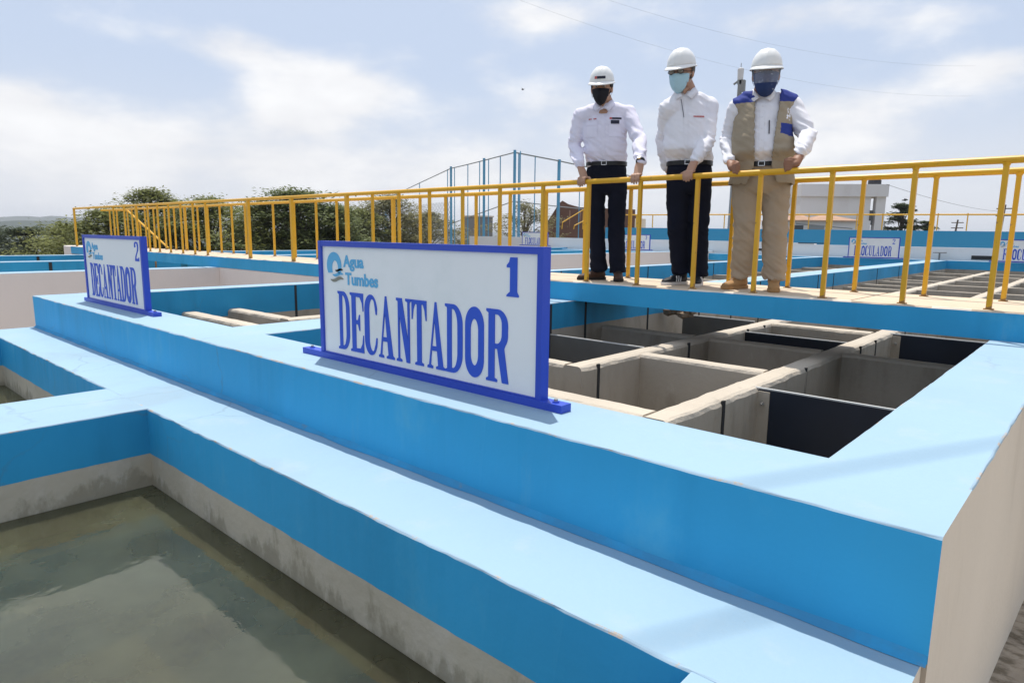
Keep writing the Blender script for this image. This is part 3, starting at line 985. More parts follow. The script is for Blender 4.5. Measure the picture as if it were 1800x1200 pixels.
# ------------------------------------------------------------------ painted signs
def stad(cx, cy, rx, ry, q, a0=0, a1=360, n=40):
    """tall rounded outline: quarter ellipses of height q joined by straight sides"""
    out = []
    for i in range(n + 1):
        a = radians(a0 + (a1 - a0) * i / n)
        x = cx + rx * cos(a)
        s = sin(a)
        y = cy + (ry - q) * (1 if s > 1e-9 else -1 if s < -1e-9 else 0) + q * s
        out.append((x, y))
    return out
GL = {}
GL['D'] = (1, [[(0, 1), (0, .965), (.12, .945), (.12, .055), (0, .035), (0, 0), (.45, 0)] + stad(.45, .5, .55, .5, .30, -89, 89, 24) + [(.45, 1)],
               [(.38, .93), (.38, .07), (.46, .07)] + stad(.46, .5, .26, .43, .25, -89, 89, 20) + [(.46, .93)]])
GL['E'] = (1, [[(0, 1), (1, 1), (1, .70), (.96, .70), (.9, .84), (.75, .93), (.42, .935), (.42, .545), (.58, .545), (.68, .64), (.73, .64), (.73, .37), (.68, .37), (.58, .475), (.42, .475), (.42, .065), (.75, .07), (.9, .16), (.96, .30), (1, .30), (1, 0), (0, 0), (0, .035), (.12, .055), (.12, .945), (0, .965)]])
GL['C'] = (1, [stad(.5, .5, .5, .5, .27, 5, 355, 60)[0:0] + [(.97, .68), (1, .78)] + stad(.5, .5, .5, .5, .27, 20, 180, 24) + stad(.5, .5, .5, .5, .27, 180, 345, 24) + [(1, .30), (.92, .30), (.86, .20)] + stad(.62, .5, .25, .43, .2, 300, 182, 16) + stad(.62, .5, .25, .43, .2, 178, 50, 16) + [(.90, .68)]])
GL['A'] = (1, [[(.44, 1), (.52, 1), (.90, .055), (1, .035), (1, 0), (.50, 0), (.50, .035), (.62, .055), (.56, .27), (.25, .27), (.20, .055), (.32, .035), (.32, 0), (0, 0), (0, .035), (.10, .055)], [(.28, .34), (.53, .34), (.42, .74)]])
GL['N'] = (1, [[(0, 1), (.38, 1), (.76, .36), (.76, .945), (.62, .965), (.62, 1), (1, 1), (1, .965), (.89, .945), (.89, 0), (.66, 0), (.22, .74), (.22, .055), (.36, .035), (.36, 0), (0, 0), (0, .035), (.11, .055), (.11, .945), (0, .965)]])
GL['T'] = (1, [[(0, 1), (1, 1), (1, .70), (.95, .70), (.88, .85), (.78, .935), (.66, .935), (.66, .055), (.80, .035), (.80, 0), (.22, 0), (.22, .035), (.36, .055), (.36, .935), (.22, .935), (.12, .85), (.05, .70), (0, .70)]])
GL['O'] = (1, [stad(.5, .5, .5, .5, .27, 0, 360, 56)[:-1], stad(.5, .5, .21, .33, .17, 0, 360, 40)[:-1]])
GL['R'] = (1, [[(0, 1), (0, .965), (.10, .945), (.10, .055), (0, .035), (0, 0), (.50, 0), (.50, .035), (.38, .055), (.38, .46), (.50, .46), (.72, 0), (1, 0)] + [(.80, .47)] + stad(.5, .72, .46, .28, .22, -40, 89, 16) + [(.5, 1)], [(.38, .93), (.38, .53), (.48, .53)] + stad(.48, .73, .22, .2, .14, -85, 85, 14) + [(.48, .93)]])
GL['F'] = (1, [[(0, 1), (1, 1), (1, .70), (.96, .70), (.9, .84), (.75, .93), (.42, .935), (.42, .545), (.58, .545), (.68, .64), (.73, .64), (.73, .37), (.68, .37), (.58, .475), (.42, .475), (.42, .055), (.56, .035), (.56, 0), (0, 0), (0, .035), (.12, .055), (.12, .945), (0, .965)]])
GL['L'] = (1, [[(0, 1), (.56, 1), (.56, .965), (.42, .945), (.42, .065), (.75, .07), (.9, .16), (.96, .30), (1, .30), (1, 0), (0, 0), (0, .035), (.12, .055), (.12, .945), (0, .965)]])
GL['U'] = (1, [[(0, 1), (.5, 1), (.5, .965), (.38, .945)] + stad(.58, .3, .2, .22, .16, 180, 360, 14) + [(.78, .945), (.66, .965), (.66, 1), (1, 1), (1, .965), (.90, .945)] + stad(.5, .3, .40, .3, .22, 0, -180, 20) + [(.10, .945), (0, .965)]])
GL['1'] = (1, [[(.28, 1), (.86, 1), (.86, .13), (1, .04), (1, 0), (0, 0), (0, .04), (.28, .13), (.28, .74), (0, .74), (0, .80), (.2, .88)]])
GL['2'] = (1, [[(0, .78), (.05, .9), (.2, .98), (.48, 1), (.8, .97), (.96, .85), (.96, .68), (.86, .54), (.5, .34), (.3, .16), (.36, .13), (.85, .13), (.92, .2), (1, .2), (1, 0), (.05, 0), (.05, .1), (.2, .27), (.55, .48), (.68, .6), (.72, .74), (.66, .88), (.48, .93), (.3, .9), (.24, .84), (.3, .76), (.2, .7), (.05, .7)]])
GL['3'] = (1, [[(0, .82), (.2, .97), (.5, 1), (.85, .95), (1, .78), (.9, .6), (.7, .52), (.92, .44), (1, .25), (.85, .06), (.5, 0), (.18, .04), (0, .2), (.1, .28), (.28, .12), (.5, .08), (.68, .14), (.74, .27), (.64, .42), (.38, .47), (.38, .56), (.62, .6), (.7, .76), (.62, .89), (.48, .92), (.3, .88), (.12, .74)]])
GL['4'] = (1, [[(.62, 1), (.8, 1), (.8, .36), (1, .36), (1, .26), (.8, .26), (.8, 0), (.56, 0), (.56, .26), (0, .26), (0, .36)], [(.56, .36), (.56, .8), (.14, .36)]])

def flat_shapes(name, polys, m, parent, y, th=.0015):
    """flat painted shapes on the plane y=const: polys = list of contour lists [outer, hole...] in (x, z)"""
    cu = bpy.data.curves.new(name, 'CURVE')
    cu.dimensions = '2D'
    cu.fill_mode = 'BOTH'
    cu.extrude = th
    for contours in polys:
        for c in contours:
            sp = cu.splines.new('POLY')
            sp.points.add(len(c) - 1)
            for p_, (x, z) in zip(sp.points, c):
                p_.co = (x, z, 0, 1)
            sp.use_cyclic_u = True
    o = bpy.data.objects.new(name, cu)
    me = curve_mesh(o, name)
    me.materials.clear()
    me.materials.append(MAT[m])
    for v in me.vertices:
        x, z, d = v.co
        v.co = (x, y - d, z)
    return link(name, me, parent)
def curve_mesh(o, name):
    COL.objects.link(o)
    dg = bpy.context.evaluated_depsgraph_get()
    me = bpy.data.meshes.new_from_object(o.evaluated_get(dg))
    me.name = name
    d = o.data
    bpy.data.objects.remove(o)
    bpy.data.curves.remove(d)
    return me
def glyph(ch, x0, x1, z0, z1):
    return [[(x0 + (x1 - x0) * u, z0 + (z1 - z0) * v) for u, v in c] for c in GL[ch][1]]
def small_text(name, s, x, z, size, m, parent, y, sx=1.0, bold=.0):
    cu = bpy.data.curves.new(name, 'FONT')
    cu.body = s
    cu.size = size
    cu.offset = bold
    cu.extrude = .001
    cu.resolution_u = 3
    o = bpy.data.objects.new(name, cu)
    me = curve_mesh(o, name)
    me.materials.clear(); me.materials.append(MAT[m])
    for v in me.vertices:
        a, b, c = v.co
        v.co = (x + a * sx, y - c, z + b)
    return link(name, me, parent)

def wave(x0, x1, zc, amp, h, taper=0, n=14):
    top = []; bot = []
    for i in range(n + 1):
        f = i / n
        x = x0 + (x1 - x0) * f
        z = zc + amp * sin(2 * pi * (f * .9 + .05))
        t_ = h * (sin(pi * min(1, max(0, f))) ** .6 if taper else 1)
        top.append((x, z + t_ / 2)); bot.append((x, z - t_ / 2))
    return top + bot[::-1]

def tank_sign(X0, X1, y, zt, zb, word, num, spans, numspan, label, bar=None, logo=True, big=True, dz=0.0):
    """framed painted board standing on its base bar; X0..X1 frame outside"""
    W = X1 - X0
    t = thing('tank_sign', label, 'sign', ((X0 + X1) / 2, y, zb), 'painted signs naming the basins')
    D = .042
    fw = .025
    yf = y - D / 2
    mb = MB(); mb.box(X0 + fw - .002, X1 - fw + .002, yf + .010, yf + .022, zb + .03, zt - fw + .002, 'sign_white'); mb.build('panel', parent=t)
    mb = MB()
    mb.box(X0, X0 + fw, yf, yf + D, zb + .028, zt, 'sign_blue')
    mb.box(X1 - fw, X1, yf, yf + D, zb + .028, zt, 'sign_blue')
    mb.box(X0 + fw, X1 - fw, yf + .001, yf + D - .001, zt - fw, zt - .0005, 'sign_blue')
    mb.box(X0 + fw, X1 - fw, yf + .001, yf + D - .001, zb + .0285, zb + .033, 'sign_blue')
    mb.build('frame', parent=t)
    b0, b1 = bar or (X0 - .14, X1 + .12)
    mb = MB(); mb.box(b0, b1, yf - .006, yf + D + .006, zb, zb + .028, 'sign_blue')
    mb.build('base_bar', parent=t)
    for x in (b0 + .045, b1 - .045):
        mb = MB(); mb.tube([(x, y, zb + .026), (x, y, zb + .033)], .013, 'sign_blue', n=6); mb.tube([(x, y, zb + .033), (x, y, zb + .040)], .007, 'galvanised', n=8)
        mb.build('bolt', parent=t)
    yl = yf + .0085
    polys = []
    if spans is None:
        n_ = len(word)
        a, b = X0 + W * .12, X0 + W * .86
        st = (b - a) / n_
        spans = [(a + st * i, a + st * (i + .86)) for i in range(n_)]
    H = zt - zb
    for ch, (a, b) in zip(word, spans):
        polys.append(glyph(ch, a, b, zb + .105 * H, zb + .105 * H + .485 * H))
    flat_shapes('lettering', polys, 'sign_letter', t, yl)
    if num:
        a, b = numspan or (X0 + W * .855, X0 + W * .905)
        flat_shapes('number', [glyph(num, a, b, zb + .68 * H, zb + .93 * H)], 'sign_letter', t, yl)
    if logo:
        s = H / .56
        def LX(u): return X0 + .062 * s + u * s
        def LZ(v): return zt - .055 * s - v * s
        # ring of the drop, open below
        out = []
        cx, cz = .058, .058
        for i in range(33):
            a = radians(-35 + 250 * i / 32)
            out.append((LX(cx + .058 * cos(a)), LZ(cz - .062 * sin(a))))
        for i in range(33):
            a = radians(215 - 250 * i / 32)
            out.append((LX(cx + .008 + .026 * cos(a)), LZ(cz + .012 - .036 * sin(a))))
        flat_shapes('logo', [[out]], 'logo_blue', t, yl)
        flat_shapes('logo_wave', [[wave(LX(.066), LX(.128), LZ(.078), -.0035 * s, .012 * s, 1)]], 'logo_black', t, yl)
        flat_shapes('logo_wave', [[wave(LX(.044), LX(.130), LZ(.098), -.005 * s, .014 * s, 1)]], 'logo_blue', t, yl)
        flat_shapes('logo_wave', [[wave(LX(.026), LX(.132), LZ(.121), -.007 * s, .016 * s, 1)]], 'logo_sand', t, yl)
        small_text('lettering', 'Agua', LX(.136), LZ(.060), .074 * s, 'logo_blue', t, yl, sx=1.02, bold=.0022 * s)
        small_text('lettering', 'Tumbes', LX(.148), LZ(.140), .076 * s, 'logo_blue', t, yl, sx=1.0, bold=.0022 * s)
    return t
sp1 = [(-2.684, -2.593), (-2.586, -2.485), (-2.476, -2.384), (-2.374, -2.264), (-2.249, -2.150), (-2.147, -2.054), (-2.049, -1.944), (-1.942, -1.843), (-1.828, -1.728), (-1.715, -1.602)]
tank_sign(-2.826, -1.442, 1.765, .557, 0, 'DECANTADOR', '1', sp1, (-1.615, -1.557), 'large white sign in a bright blue frame reading Decantador 1, nearest the camera', bar=(-2.985, -1.345))
sp2 = [(a - 3.58, b - 3.58) for a, b in sp1]
tank_sign(-6.39, -5.09, 1.765, .550, 0, 'DECANTADOR', '2', [(-6.27 + (a + 2.684) * .935, -6.27 + (b + 2.684) * .935) for a, b in sp1], (-5.245, -5.165), 'white sign in a blue frame reading Decantador 2 at the left parapet end', bar=(-6.455, -4.93))
tank_sign(-6.31, -4.90, 22.42, .625, 0.0, 'FLOCULADOR', '2', None, None, 'small far sign reading Floculador 2 under the white wall', bar=(-6.44, -4.78))
tank_sign(-2.58, -1.17, 22.42, .610, 0.0, 'FLOCULADOR', '1', None, None, 'far floculador sign cut off by the right edge of the picture', bar=(-2.7, -1.05))
tank_sign(-14.75, -13.3, 22.42, .63, 0.03, 'FLOCULADOR', '3', None, None, 'far floculador sign half hidden behind the legs of the leftmost man')
tank_sign(-19.75, -18.28, 22.42, .68, 0.10, 'FLOCULADOR', '4', None, None, 'far floculador sign seen just above the corner of the number 1 sign')

# ------------------------------------------------------------------ far side of the plant
mb = MB()
def wedge(x0, z0, x1, z1, y0, y1, zb, m, top):
    b = len(mb.v)
    mb.v += [(x0, y0, zb), (x1, y0, zb), (x1, y0, z1), (x0, y0, z0), (x0, y1, zb), (x1, y1, zb), (x1, y1, z1), (x0, y1, z0)]
    mb.face((b, b + 1, b + 2, b + 3), m); mb.face((b + 4, b + 7, b + 6, b + 5), m); mb.face((b + 3, b + 2, b + 6, b + 7), top)
    mb.face((b, b + 3, b + 7, b + 4), m); mb.face((b + 1, b + 5, b + 6, b + 2), m)
wedge(-23.6, .46, -12.15, .44, 22.9, 23.15, -2, 'white_wall', 'blue_top')
wedge(-12.15, .44, -7.5, .41, 22.905, 23.15, -2, 'white_wall', 'white_wall')
wedge(-7.5, .365, 4.5, .34, 22.91, 23.15, -2, 'white_wall', 'white_wall')
ww = mb.build('white_wall'); tag(ww, 'long low white wall behind the floculador signs', 'wall')
mb = MB()
mb.box(-3.18, -2.56, 22.895, 22.912, .035, .145, 'slot_dark'); mb.build('opening', parent=ww)
mb = MB(); mb.box(-9.9, -8.6, 22.890, 22.905, .13, .20, 'slot_dark'); mb.build('opening', parent=ww)
mb = MB(); mb.box(-8.0, -7.0, 22.88, 22.905, .40, .425, 'slot_dark'); mb.build('coping', parent=ww)
t = thing('valve_wheel', 'small dark valve stand in front of the white wall right of the Floculador 2 sign', 'valve', (-3.91, 22.45, 0))
mb = MB(); mb.tube([(-3.91, 22.6, -.1), (-3.91, 22.6, .2)], .022, 'pole_grey'); mb.build('stem', parent=t)
mb = MB(); mb.tube([(-3.91, 22.6, .195), (-3.91, 22.6, .225)], .17, 'pole_grey', n=20); mb.build('handwheel', parent=t)
# elevated blue tank with railing
mb = MB()
wedge(-22.6, 1.03, 6, .86, 33, 41, -2.2, 'far_blue', 'blue_top')
tag(mb.build('elevated_tank'), 'long plain blue tank wall rising behind the white wall', 'tank')
t = thing('tank_railing', 'thin yellow railing along the top of the far blue tank', 'railing', (-12, 33.2, 1))
mb = MB()
mb.tube([(-21.8, 33.2, 1.745), (-15, 33.2, 1.70), (-8, 33.2, 1.625), (5.5, 33.2, 1.51)], .032, 'yellow_paint', n=8); mb.build('handrail', parent=t)
pm = MB(); pm.box(-.02, .02, -.02, .02, 0, .72, 'yellow_paint'); pme = pm.mesh('post')
x = -21.7
while x < 5.4:
    o = link('post', pme); o.parent = t; o.location = (x + 12, 0, -.02 - .006 * (x + 12)); x += 1.05

def at(az, D, z=0.0):
    a = radians(az)
    return Vector((-sin(a) * D, cos(a) * D, z))
def zel(el, D): return .6 + D * math.tan(radians(el))
# ---- tall blue sports-court fence
fence = thing('court_fence', 'tall light blue steel post fence with wire mesh behind the railing', 'fence', at(42.1, 45, -1))
P0 = at(42.1, 45); P1 = at(47.4, 56.5)
dL = (P1 - P0).normalized()
def onleft(az):
    a = radians(az); u = Vector((-sin(a), cos(a), 0))
    # solve P0 + s dL = k u
    den = dL.x * u.y - dL.y * u.x
    s = (-P0.x * u.y + P0.y * u.x) / den
    return P0 + dL * s, (P0 + dL * s).length
PR = at(38.4, 50); dR = (PR - P0).normalized()
def onright(az):
    a = radians(az); u = Vector((-sin(a), cos(a), 0))
    den = dR.x * u.y - dR.y * u.x
    s = (-P0.x * u.y + P0.y * u.x) / den
    return P0 + dR * s, (P0 + dR * s).length
topL = [(42.1, 6.64), (43.3, 6.33), (44.65, 5.97), (46, 5.62), (47.4, 5.28), (50, 4.05), (52.79, 2.69), (55.84, 1.26), (57.5, .5)]
def interp(tab, a):
    for (a0, e0), (a1, e1) in zip(tab, tab[1:]):
        if min(a0, a1) <= a <= max(a0, a1): return e0 + (e1 - e0) * (a - a0) / (a1 - a0)
    return tab[-1][1]
midL = [(42.1, 2.72), (47.4, .78)]
topR = [(42.1, 6.64), (38.4, 5.99), (36.65, 5.63), (32, 4.7)]
midR = [(42.1, 2.70), (38.4, 2.3), (34, 1.9)]
GZ = -1.5
def fpost(q, zt, r0):
    mb = MB(); mb.tube([(q.x, q.y, GZ), (q.x, q.y, zt)], r0, 'fence_blue', n=8); mb.build('post', parent=fence)
for az in (42.1, 44.65, 47.4, 52.79):
    q, D = onleft(az)
    for k, rr in ((-.85, .035), (0, .075), (.85, .035)):
        if az == 42.1 and k > 0: continue
        q2 = q + dL * k
        fpost(q2, zel(interp(topL, az), D) + (.15 if k == 0 else 0), rr * (1.25 if k == 0 else 1))
q = P0 + dR * .5; fpost(q, zel(6.6, 45), .05)
for az in (38.4, 35.2):
    q, D = onright(az); fpost(q, zel(interp(topR, az), D) + .1, .12)
for az in (43.3, 46.0, 55.84, 50.0):
    q, D = onleft(az); fpost(q, zel(interp(topL, az), D), .035)
for az in (40.4, 36.65):
    q, D = onright(az); fpost(q, zel(interp(topR, az), D), .035)
def frail(fn, tab, azs, r0=.035, m='fence_wire'):
    pts = []
    for az in azs:
        q, D = fn(az); pts.append((q.x, q.y, zel(interp(tab, az), D)))
    mb = MB(); mb.tube(pts, r0, m, n=6); mb.build('rail', parent=fence)
frail(onleft, topL, (42.1, 43.3, 44.65, 46, 47.4, 50, 52.79, 55.84, 57.4), .04)
frail(onleft, midL, (42.1, 44.65, 47.4)); frail(onright, topR, (42.1, 38.4, 36.65, 32.5), .05); frail(onright, midR, (42.1, 38.4, 34.5))
for q in ((47.4, 52.7), (42.1, 42.1)):
    pass
# wire mesh panels (diamond wires, each a thin strip)
mb = MB()
def mesh_panel(A, B, za0, za1, zb0, zb1, s=.42):
    """diamond wires between two posts"""
    L_ = (B - A).length; d = (B - A) / L_
    H = max(za1, zb1) - min(za0, zb0)
    z00 = min(za0, zb0)
    nn = int((L_ + H) / s)
    for sg in (1, -1):
        for i in range(nn):
            u0 = -H + i * s if sg > 0 else i * s
            # clip the line from (u0, z00) going up at 45 degrees
            pts = []
            for f in range(13):
                hh = H * f / 12
                u = u0 + sg * hh
                if 0 <= u <= L_:
                    zt = za1 + (zb1 - za1) * u / L_
                    if z00 + hh <= zt: pts.append(A + d * u + Vector((0, 0, z00 + hh)))
            if len(pts) >= 2:
                a, b = pts[0], pts[-1]
                w_ = Vector((0, 0, .022)); k = len(mb.v)
                w2 = d.cross(Vector((0, 0, 1))) * .012
                mb.v += [tuple(a - w_), tuple(a + w_), tuple(b + w_), tuple(b - w_), tuple(a + w2), tuple(b + w2)]
                mb.face((k, k + 1, k + 2, k + 3), 'fence_wire'); mb.face((k, k + 4, k + 5, k + 3), 'fence_wire')
azl = [57.4, 55.84, 52.79, 50, 47.4]
for a, b in zip(azl, azl[1:]):
    A, DA = onleft(a); B, DB = onleft(b)
    mesh_panel(A, B, GZ, min(zel(interp(topL, a), DA), 3.2), GZ, min(zel(interp(topL, b), DB), 3.2))
stuff(mb.build('wire_mesh', parent=fence, fix=False))

# ---- buildings
def bldg(label, az0, az1, D0, D1, z0, z1, m, name='building', cat='building'):
    A = at(az0, D0); B = at(az1, D1)
    t = thing(name, label, cat, (A.x, A.y, z0))
    return t, A, B
# tall white block with overhanging flat roof
t = thing('water_tower_building', 'tall plain white block with an overhanging roof slab and a black tank on top', 'building', at(17, 60, -2))
A, B = at(19.35, 60), at(14.25, 62)
dx = (B - A).normalized(); nrm = Vector((-dx.y, dx.x, 0))
if nrm.dot(A) < 0: nrm = -nrm
def prism(mb, A, B, dep, z0, z1, m, o=0.0, oe=0.0):
    a = A - dx * oe - nrm * o; b = B + dx * oe - nrm * o; c = B + dx * oe + nrm * (dep + o); d = A - dx * oe + nrm * (dep + o)
    k = len(mb.v)
    mb.v += [(p_.x, p_.y, z0) for p_ in (a, b, c, d)] + [(p_.x, p_.y, z1) for p_ in (a, b, c, d)]
    for f in ((0, 3, 2, 1), (4, 5, 6, 7), (0, 1, 5, 4), (1, 2, 6, 5), (2, 3, 7, 6), (3, 0, 4, 7)):
        mb.face([k + q for q in f], m)
zr = zel(3.45, 60)
mb = MB(); prism(mb, A, B - dx * .3, 6, -2, zr - .35, 'bldg_white'); mb.build('wall', parent=t)
mb = MB(); prism(mb, A - dx * .05, B + dx * .9, 6, zr - .35, zr + .62, 'bldg_white', o=.25); mb.build('roof_slab', parent=t)
for k_ in (.55,):
    a = B + dx * k_
    mb = MB(); prism(mb, a - dx * .42, a + dx * .30, .6, -2, zr - .35, 'bldg_white'); mb.build('column', parent=t)
q = B + dx * .35 + nrm * 1.2
mb = MB(); mb.tube([(q.x, q.y, zr + .62), (q.x, q.y, zr + 1.0), (q.x, q.y, zr + 1.25), (q.x, q.y, zr + 1.35)], [.5, .5, .35, .15], 'tank_black', n=14); mb.build('roof_tank', parent=t)
q = B - dx * .15
mb = MB(); prism(mb, B - dx * .32, B - dx * .05, .1, zel(1.0, 60), zel(2.1, 60), 'glass_dark', o=.05); mb.build('window', parent=t)
# low house with tiled roof in front of it
t = thing('house', 'low white house with a faded orange tiled roof and two dark openings', 'house', at(18, 52, -2))
A, B = at(20.6, 51), at(14.4, 53)
dx = (B - A).normalized(); nrm = Vector((-dx.y, dx.x, 0))
if nrm.dot(A) < 0: nrm = -nrm
ze = zel(1.32, 51); zp = zel(1.85, 52)
mb = MB(); prism(mb, A, B, 5, -2, ze, 'bldg_white'); mb.build('wall', parent=t)
mb = MB()
for (u0, u1) in ((-.2, 2.2), (2.2, 5.2)):
    um = (u0 + u1) / 2 if u0 > 0 else 1.9
    a = A + dx * u0 - nrm * .3; b = A + dx * u1 - nrm * .3; c = A + dx * um + nrm * 2.2
    a2 = A + dx * u0 + nrm * 5; b2 = A + dx * u1 + nrm * 5
    k = len(mb.v)
    mb.v += [(a.x, a.y, ze), (b.x, b.y, ze), (c.x, c.y, zp), (a2.x, a2.y, ze), (b2.x, b2.y, ze), (a.x, a.y, ze - .08), (b.x, b.y, ze - .08)]
    for f in ((0, 1, 2), (1, 4, 2), (4, 3, 2), (3, 0, 2), (5, 6, 1, 0)):
        mb.face([k + q_ for q_ in f], 'roof_tile')
mb.build('roof', parent=t)
for u0, u1, m in ((.9, 1.5, 'glass_dark'), (1.85, 2.9, 'fence_wire')):
    mb = MB(); prism(mb, A + dx * u0, A + dx * u1, .1, -2, zel(.92, 51), m, o=.04); mb.build('door', parent=t)
mb = MB(); mb.tube([tuple(A + dx * 1.0 + Vector((0, 0, ze - .25))), tuple(A + dx * 4.8 + Vector((0, 0, ze - .55)))], .03, 'pole_grey', n=5); mb.build('gutter', parent=t)
# brown pitched roof building behind the fence
t = thing('barn', 'rust brown leaning roof of a shed behind the blue fence', 'shed', at(37, 70, -2))
D = 70
pts = [(39.75, -1.0), (39.75, .25), (38.35, 2.55), (38.05, 2.78), (37.55, 2.50), (36.6, 2.25), (35.2, 2.2), (32.0, 2.1), (32.0, -1.0)]
mb = MB()
F_ = [at(a, D, zel(e_, D)) for a, e_ in pts]; B_ = [p_ + at(37, 9) for p_ in F_]
k = len(mb.v); mb.v += [tuple(p_) for p_ in F_ + B_]
nn = len(pts)
mb.face(range(nn), 'roof_brown'); mb.face([nn + i for i in range(nn)][::-1], 'roof_brown')
for i in range(nn):
    j = (i + 1) % nn
    mb.face((i, j, nn + j, nn + i), 'roof_brown')
mb.build('roof', parent=t)
for k_ in range(8):
    a = 39.2 - k_ * .9
    mb = MB(); p_ = at(a, D - .05, 0); mb.box(p_.x - .04, p_.x + .04, p_.y - .05, p_.y, -1, zel(min(2.0, (39.6 - a) * 1.5 + .2), D), 'roof_tile'); mb.build('roof_rib', parent=t)
# small yellow stair rails near it
t = thing('stair_railing', 'small yellow stair handrails in front of the brown shed', 'railing', at(38, 40, 0))
for o_ in (0, 1.05):
    mb = MB()
    a, b, c, d = at(38.05 - o_ * .95, 40, zel(.45, 40)), at(38.0 - o_ * .95, 40, zel(1.0 - .25 * o_, 40)), at(36.3 - o_, 41, zel(2.1 - .4 * o_, 40)), at(36.3 - o_, 41, zel(.45, 40))
    mb.tube([a, b, c, d], .03, 'yellow_paint', n=6); mb.build('handrail', parent=t)
# grey hut seen through the fence, small ochre machine further right
t = thing('hut', 'small grey concrete hut seen through the blue fence', 'hut', at(45.3, 75, -2))
mb = MB(); p_ = at(45.3, 75); mb.box(p_.x - 1.1, p_.x + 1.1, p_.y - 1, p_.y + 1.5, -2, zel(1.35, 75), 'pole_grey'); mb.build('wall', parent=t)
mb = MB(); mb.box(p_.x - 1.2, p_.x + 1.2, p_.y - 1.1, p_.y + 1.6, zel(1.35, 75), zel(1.35, 75) + .15, 'beige_paint'); mb.build('roof', parent=t)
t = thing('farm_building', 'faint ochre shed far away between the legs of the men', 'shed', at(33, 130, -2))
mb = MB(); p_ = at(33.0, 130); mb.box(p_.x - 3.2, p_.x + 3.2, p_.y - 1, p_.y + 3, -2, zel(1.35, 130), 'beige_paint'); mb.build('wall', parent=t)
mb = MB(); mb.box(p_.x - 1.6, p_.x + 1.9, p_.y - 1.2, p_.y + 3.2, zel(1.35, 130), zel(1.65, 130), 'roof_brown'); mb.build('roof', parent=t)
# camera mast behind the men
t = thing('camera_mast', 'grey concrete mast with a small camera head rising behind the man in the vest', 'mast', at(24.35, 40, -2))
b_ = at(24.35, 40)
mb = MB(); mb.tube([(b_.x, b_.y, -2), (b_.x, b_.y, 8.75)], [.22, .115], 'pole_grey', n=12); mb.build('pole', parent=t)
mb = MB(); mb.box(b_.x - .12, b_.x + .12, b_.y - .1, b_.y + .1, 8.75, 9.0, 'fence_wire'); mb.box(b_.x + .0, b_.x + .28, b_.y - .1, b_.y + .1, 8.35, 8.95, 'pole_grey'); mb.tube([(b_.x - .35, b_.y, 8.80), (b_.x + .1, b_.y, 9.05)], .06, 'pole_grey', n=6); mb.build('bracket', parent=t)
mb = MB(); mb.tube([(b_.x, b_.y, 8.98), (b_.x, b_.y, 9.55), (b_.x, b_.y, 9.62)], [.15, .17, .05], 'bldg_white', n=10); mb.tube([(b_.x, b_.y, 9.6), (b_.x, b_.y, 9.85)], .02, 'pole_grey', n=6); mb.build('camera_head', parent=t)
# utility poles at the right
for az, D, e_, lab in ((6.55, 110, 2.35, 'leaning wooden power pole with crossarms far right, taller one'), (9.15, 140, 1.35, 'short thin power pole far right, left of the taller pole'), (10.9, 150, 1.15, 'stubby dark post far right above the blue tank')):
    t = thing('power_pole', lab, 'pole', at(az, D, -2))
    z1 = zel(e_, D); a = at(az, D, -2); b_ = at(az - .2, D, z1)
    mb = MB(); mb.tube([a, b_], [.2, .13], 'bark', n=7); mb.build('pole', parent=t)
    if D < 145:
        for k_ in (0, .9):
            mb = MB(); p_ = b_ - Vector((0, 0, .5 + k_)); mb.box(p_.x - .9, p_.x + .9, p_.y - .06, p_.y + .06, p_.z - .07, p_.z + .07, 'bark'); mb.build('crossarm', parent=t)
            for x in (-.8, -.3, .3, .8):
                pass
# power lines across the sky
def wire(label, pts, r0, sag=0.0):
    P_ = []
    for i in range(41):
        f = i / 40
        a, b = Vector(pts[0]), Vector(pts[1])
        p_ = a.lerp(b, f); p_.z -= sag * 4 * f * (1 - f)
        P_.append(p_)
    mb = MB(); mb.tube(P_, r0, 'wire_black', n=5); tag(mb.build('power_line'), label, 'cable')
wire('upper thin power line crossing the sky above the men', (at(54.6, 40, zel(23.5, 40)), at(9, 75, zel(11.5, 75))), .004, 2.2)
wire('lower thin power line crossing the sky above the men', (at(57.0, 40, zel(22.3, 40)), at(9, 75, zel(9.6, 75))), .004, 2.4)
wire('drooping cable from the white block to the far right pole', (at(13.6, 60, zel(3.9, 60)), at(6.6, 110, zel(1.9, 110))), .014, .35)
# overhead cable whose soft shadow lies across the parapet
S0 = Vector((-0.62, 1.55, 0)); S1 = Vector((-0.23, 2.38, 0)); dd = (S1 - S0).normalized()
off = SUN_DIR * (9.0 / SUN_DIR.z)
wire('service cable overhead above the camera, off the top of the picture', (S0 - dd * 20 + off, S0 + dd * 20 + off), .012, 0.0)
# small birds
for i, (az, e_, D, s) in enumerate(((12.3, 2.75, 50, .2), (41.5, 11.5, 60, .16))):
    t = thing('bird', ('dark bird flying right of the white block', 'tiny dark bird high left of the men')[i], 'bird', at(az, D, zel(e_, D)))
    c = at(az, D, zel(e_, D))
    mb = MB(); mb.tube([c + Vector((-s, 0, 0)), c, c + Vector((s * .8, 0, .03))], [.02, .06, .02], 'wire_black', n=6); mb.build('body', parent=t)
    for sg in (-1, 1):
        mb = MB(); k = 0; mb.v += [tuple(c + Vector((-.08, 0, .02))), tuple(c + Vector((.08, 0, .02))), tuple(c + Vector((.02, sg * s * 1.4, .12))), tuple(c + Vector((0, 0, .05)))]
        mb.face((0, 1, 2), 'wire_black'); mb.face((0, 2, 3), 'wire_black'); mb.face((1, 3, 2), 'wire_black'); mb.build('wing', parent=t)

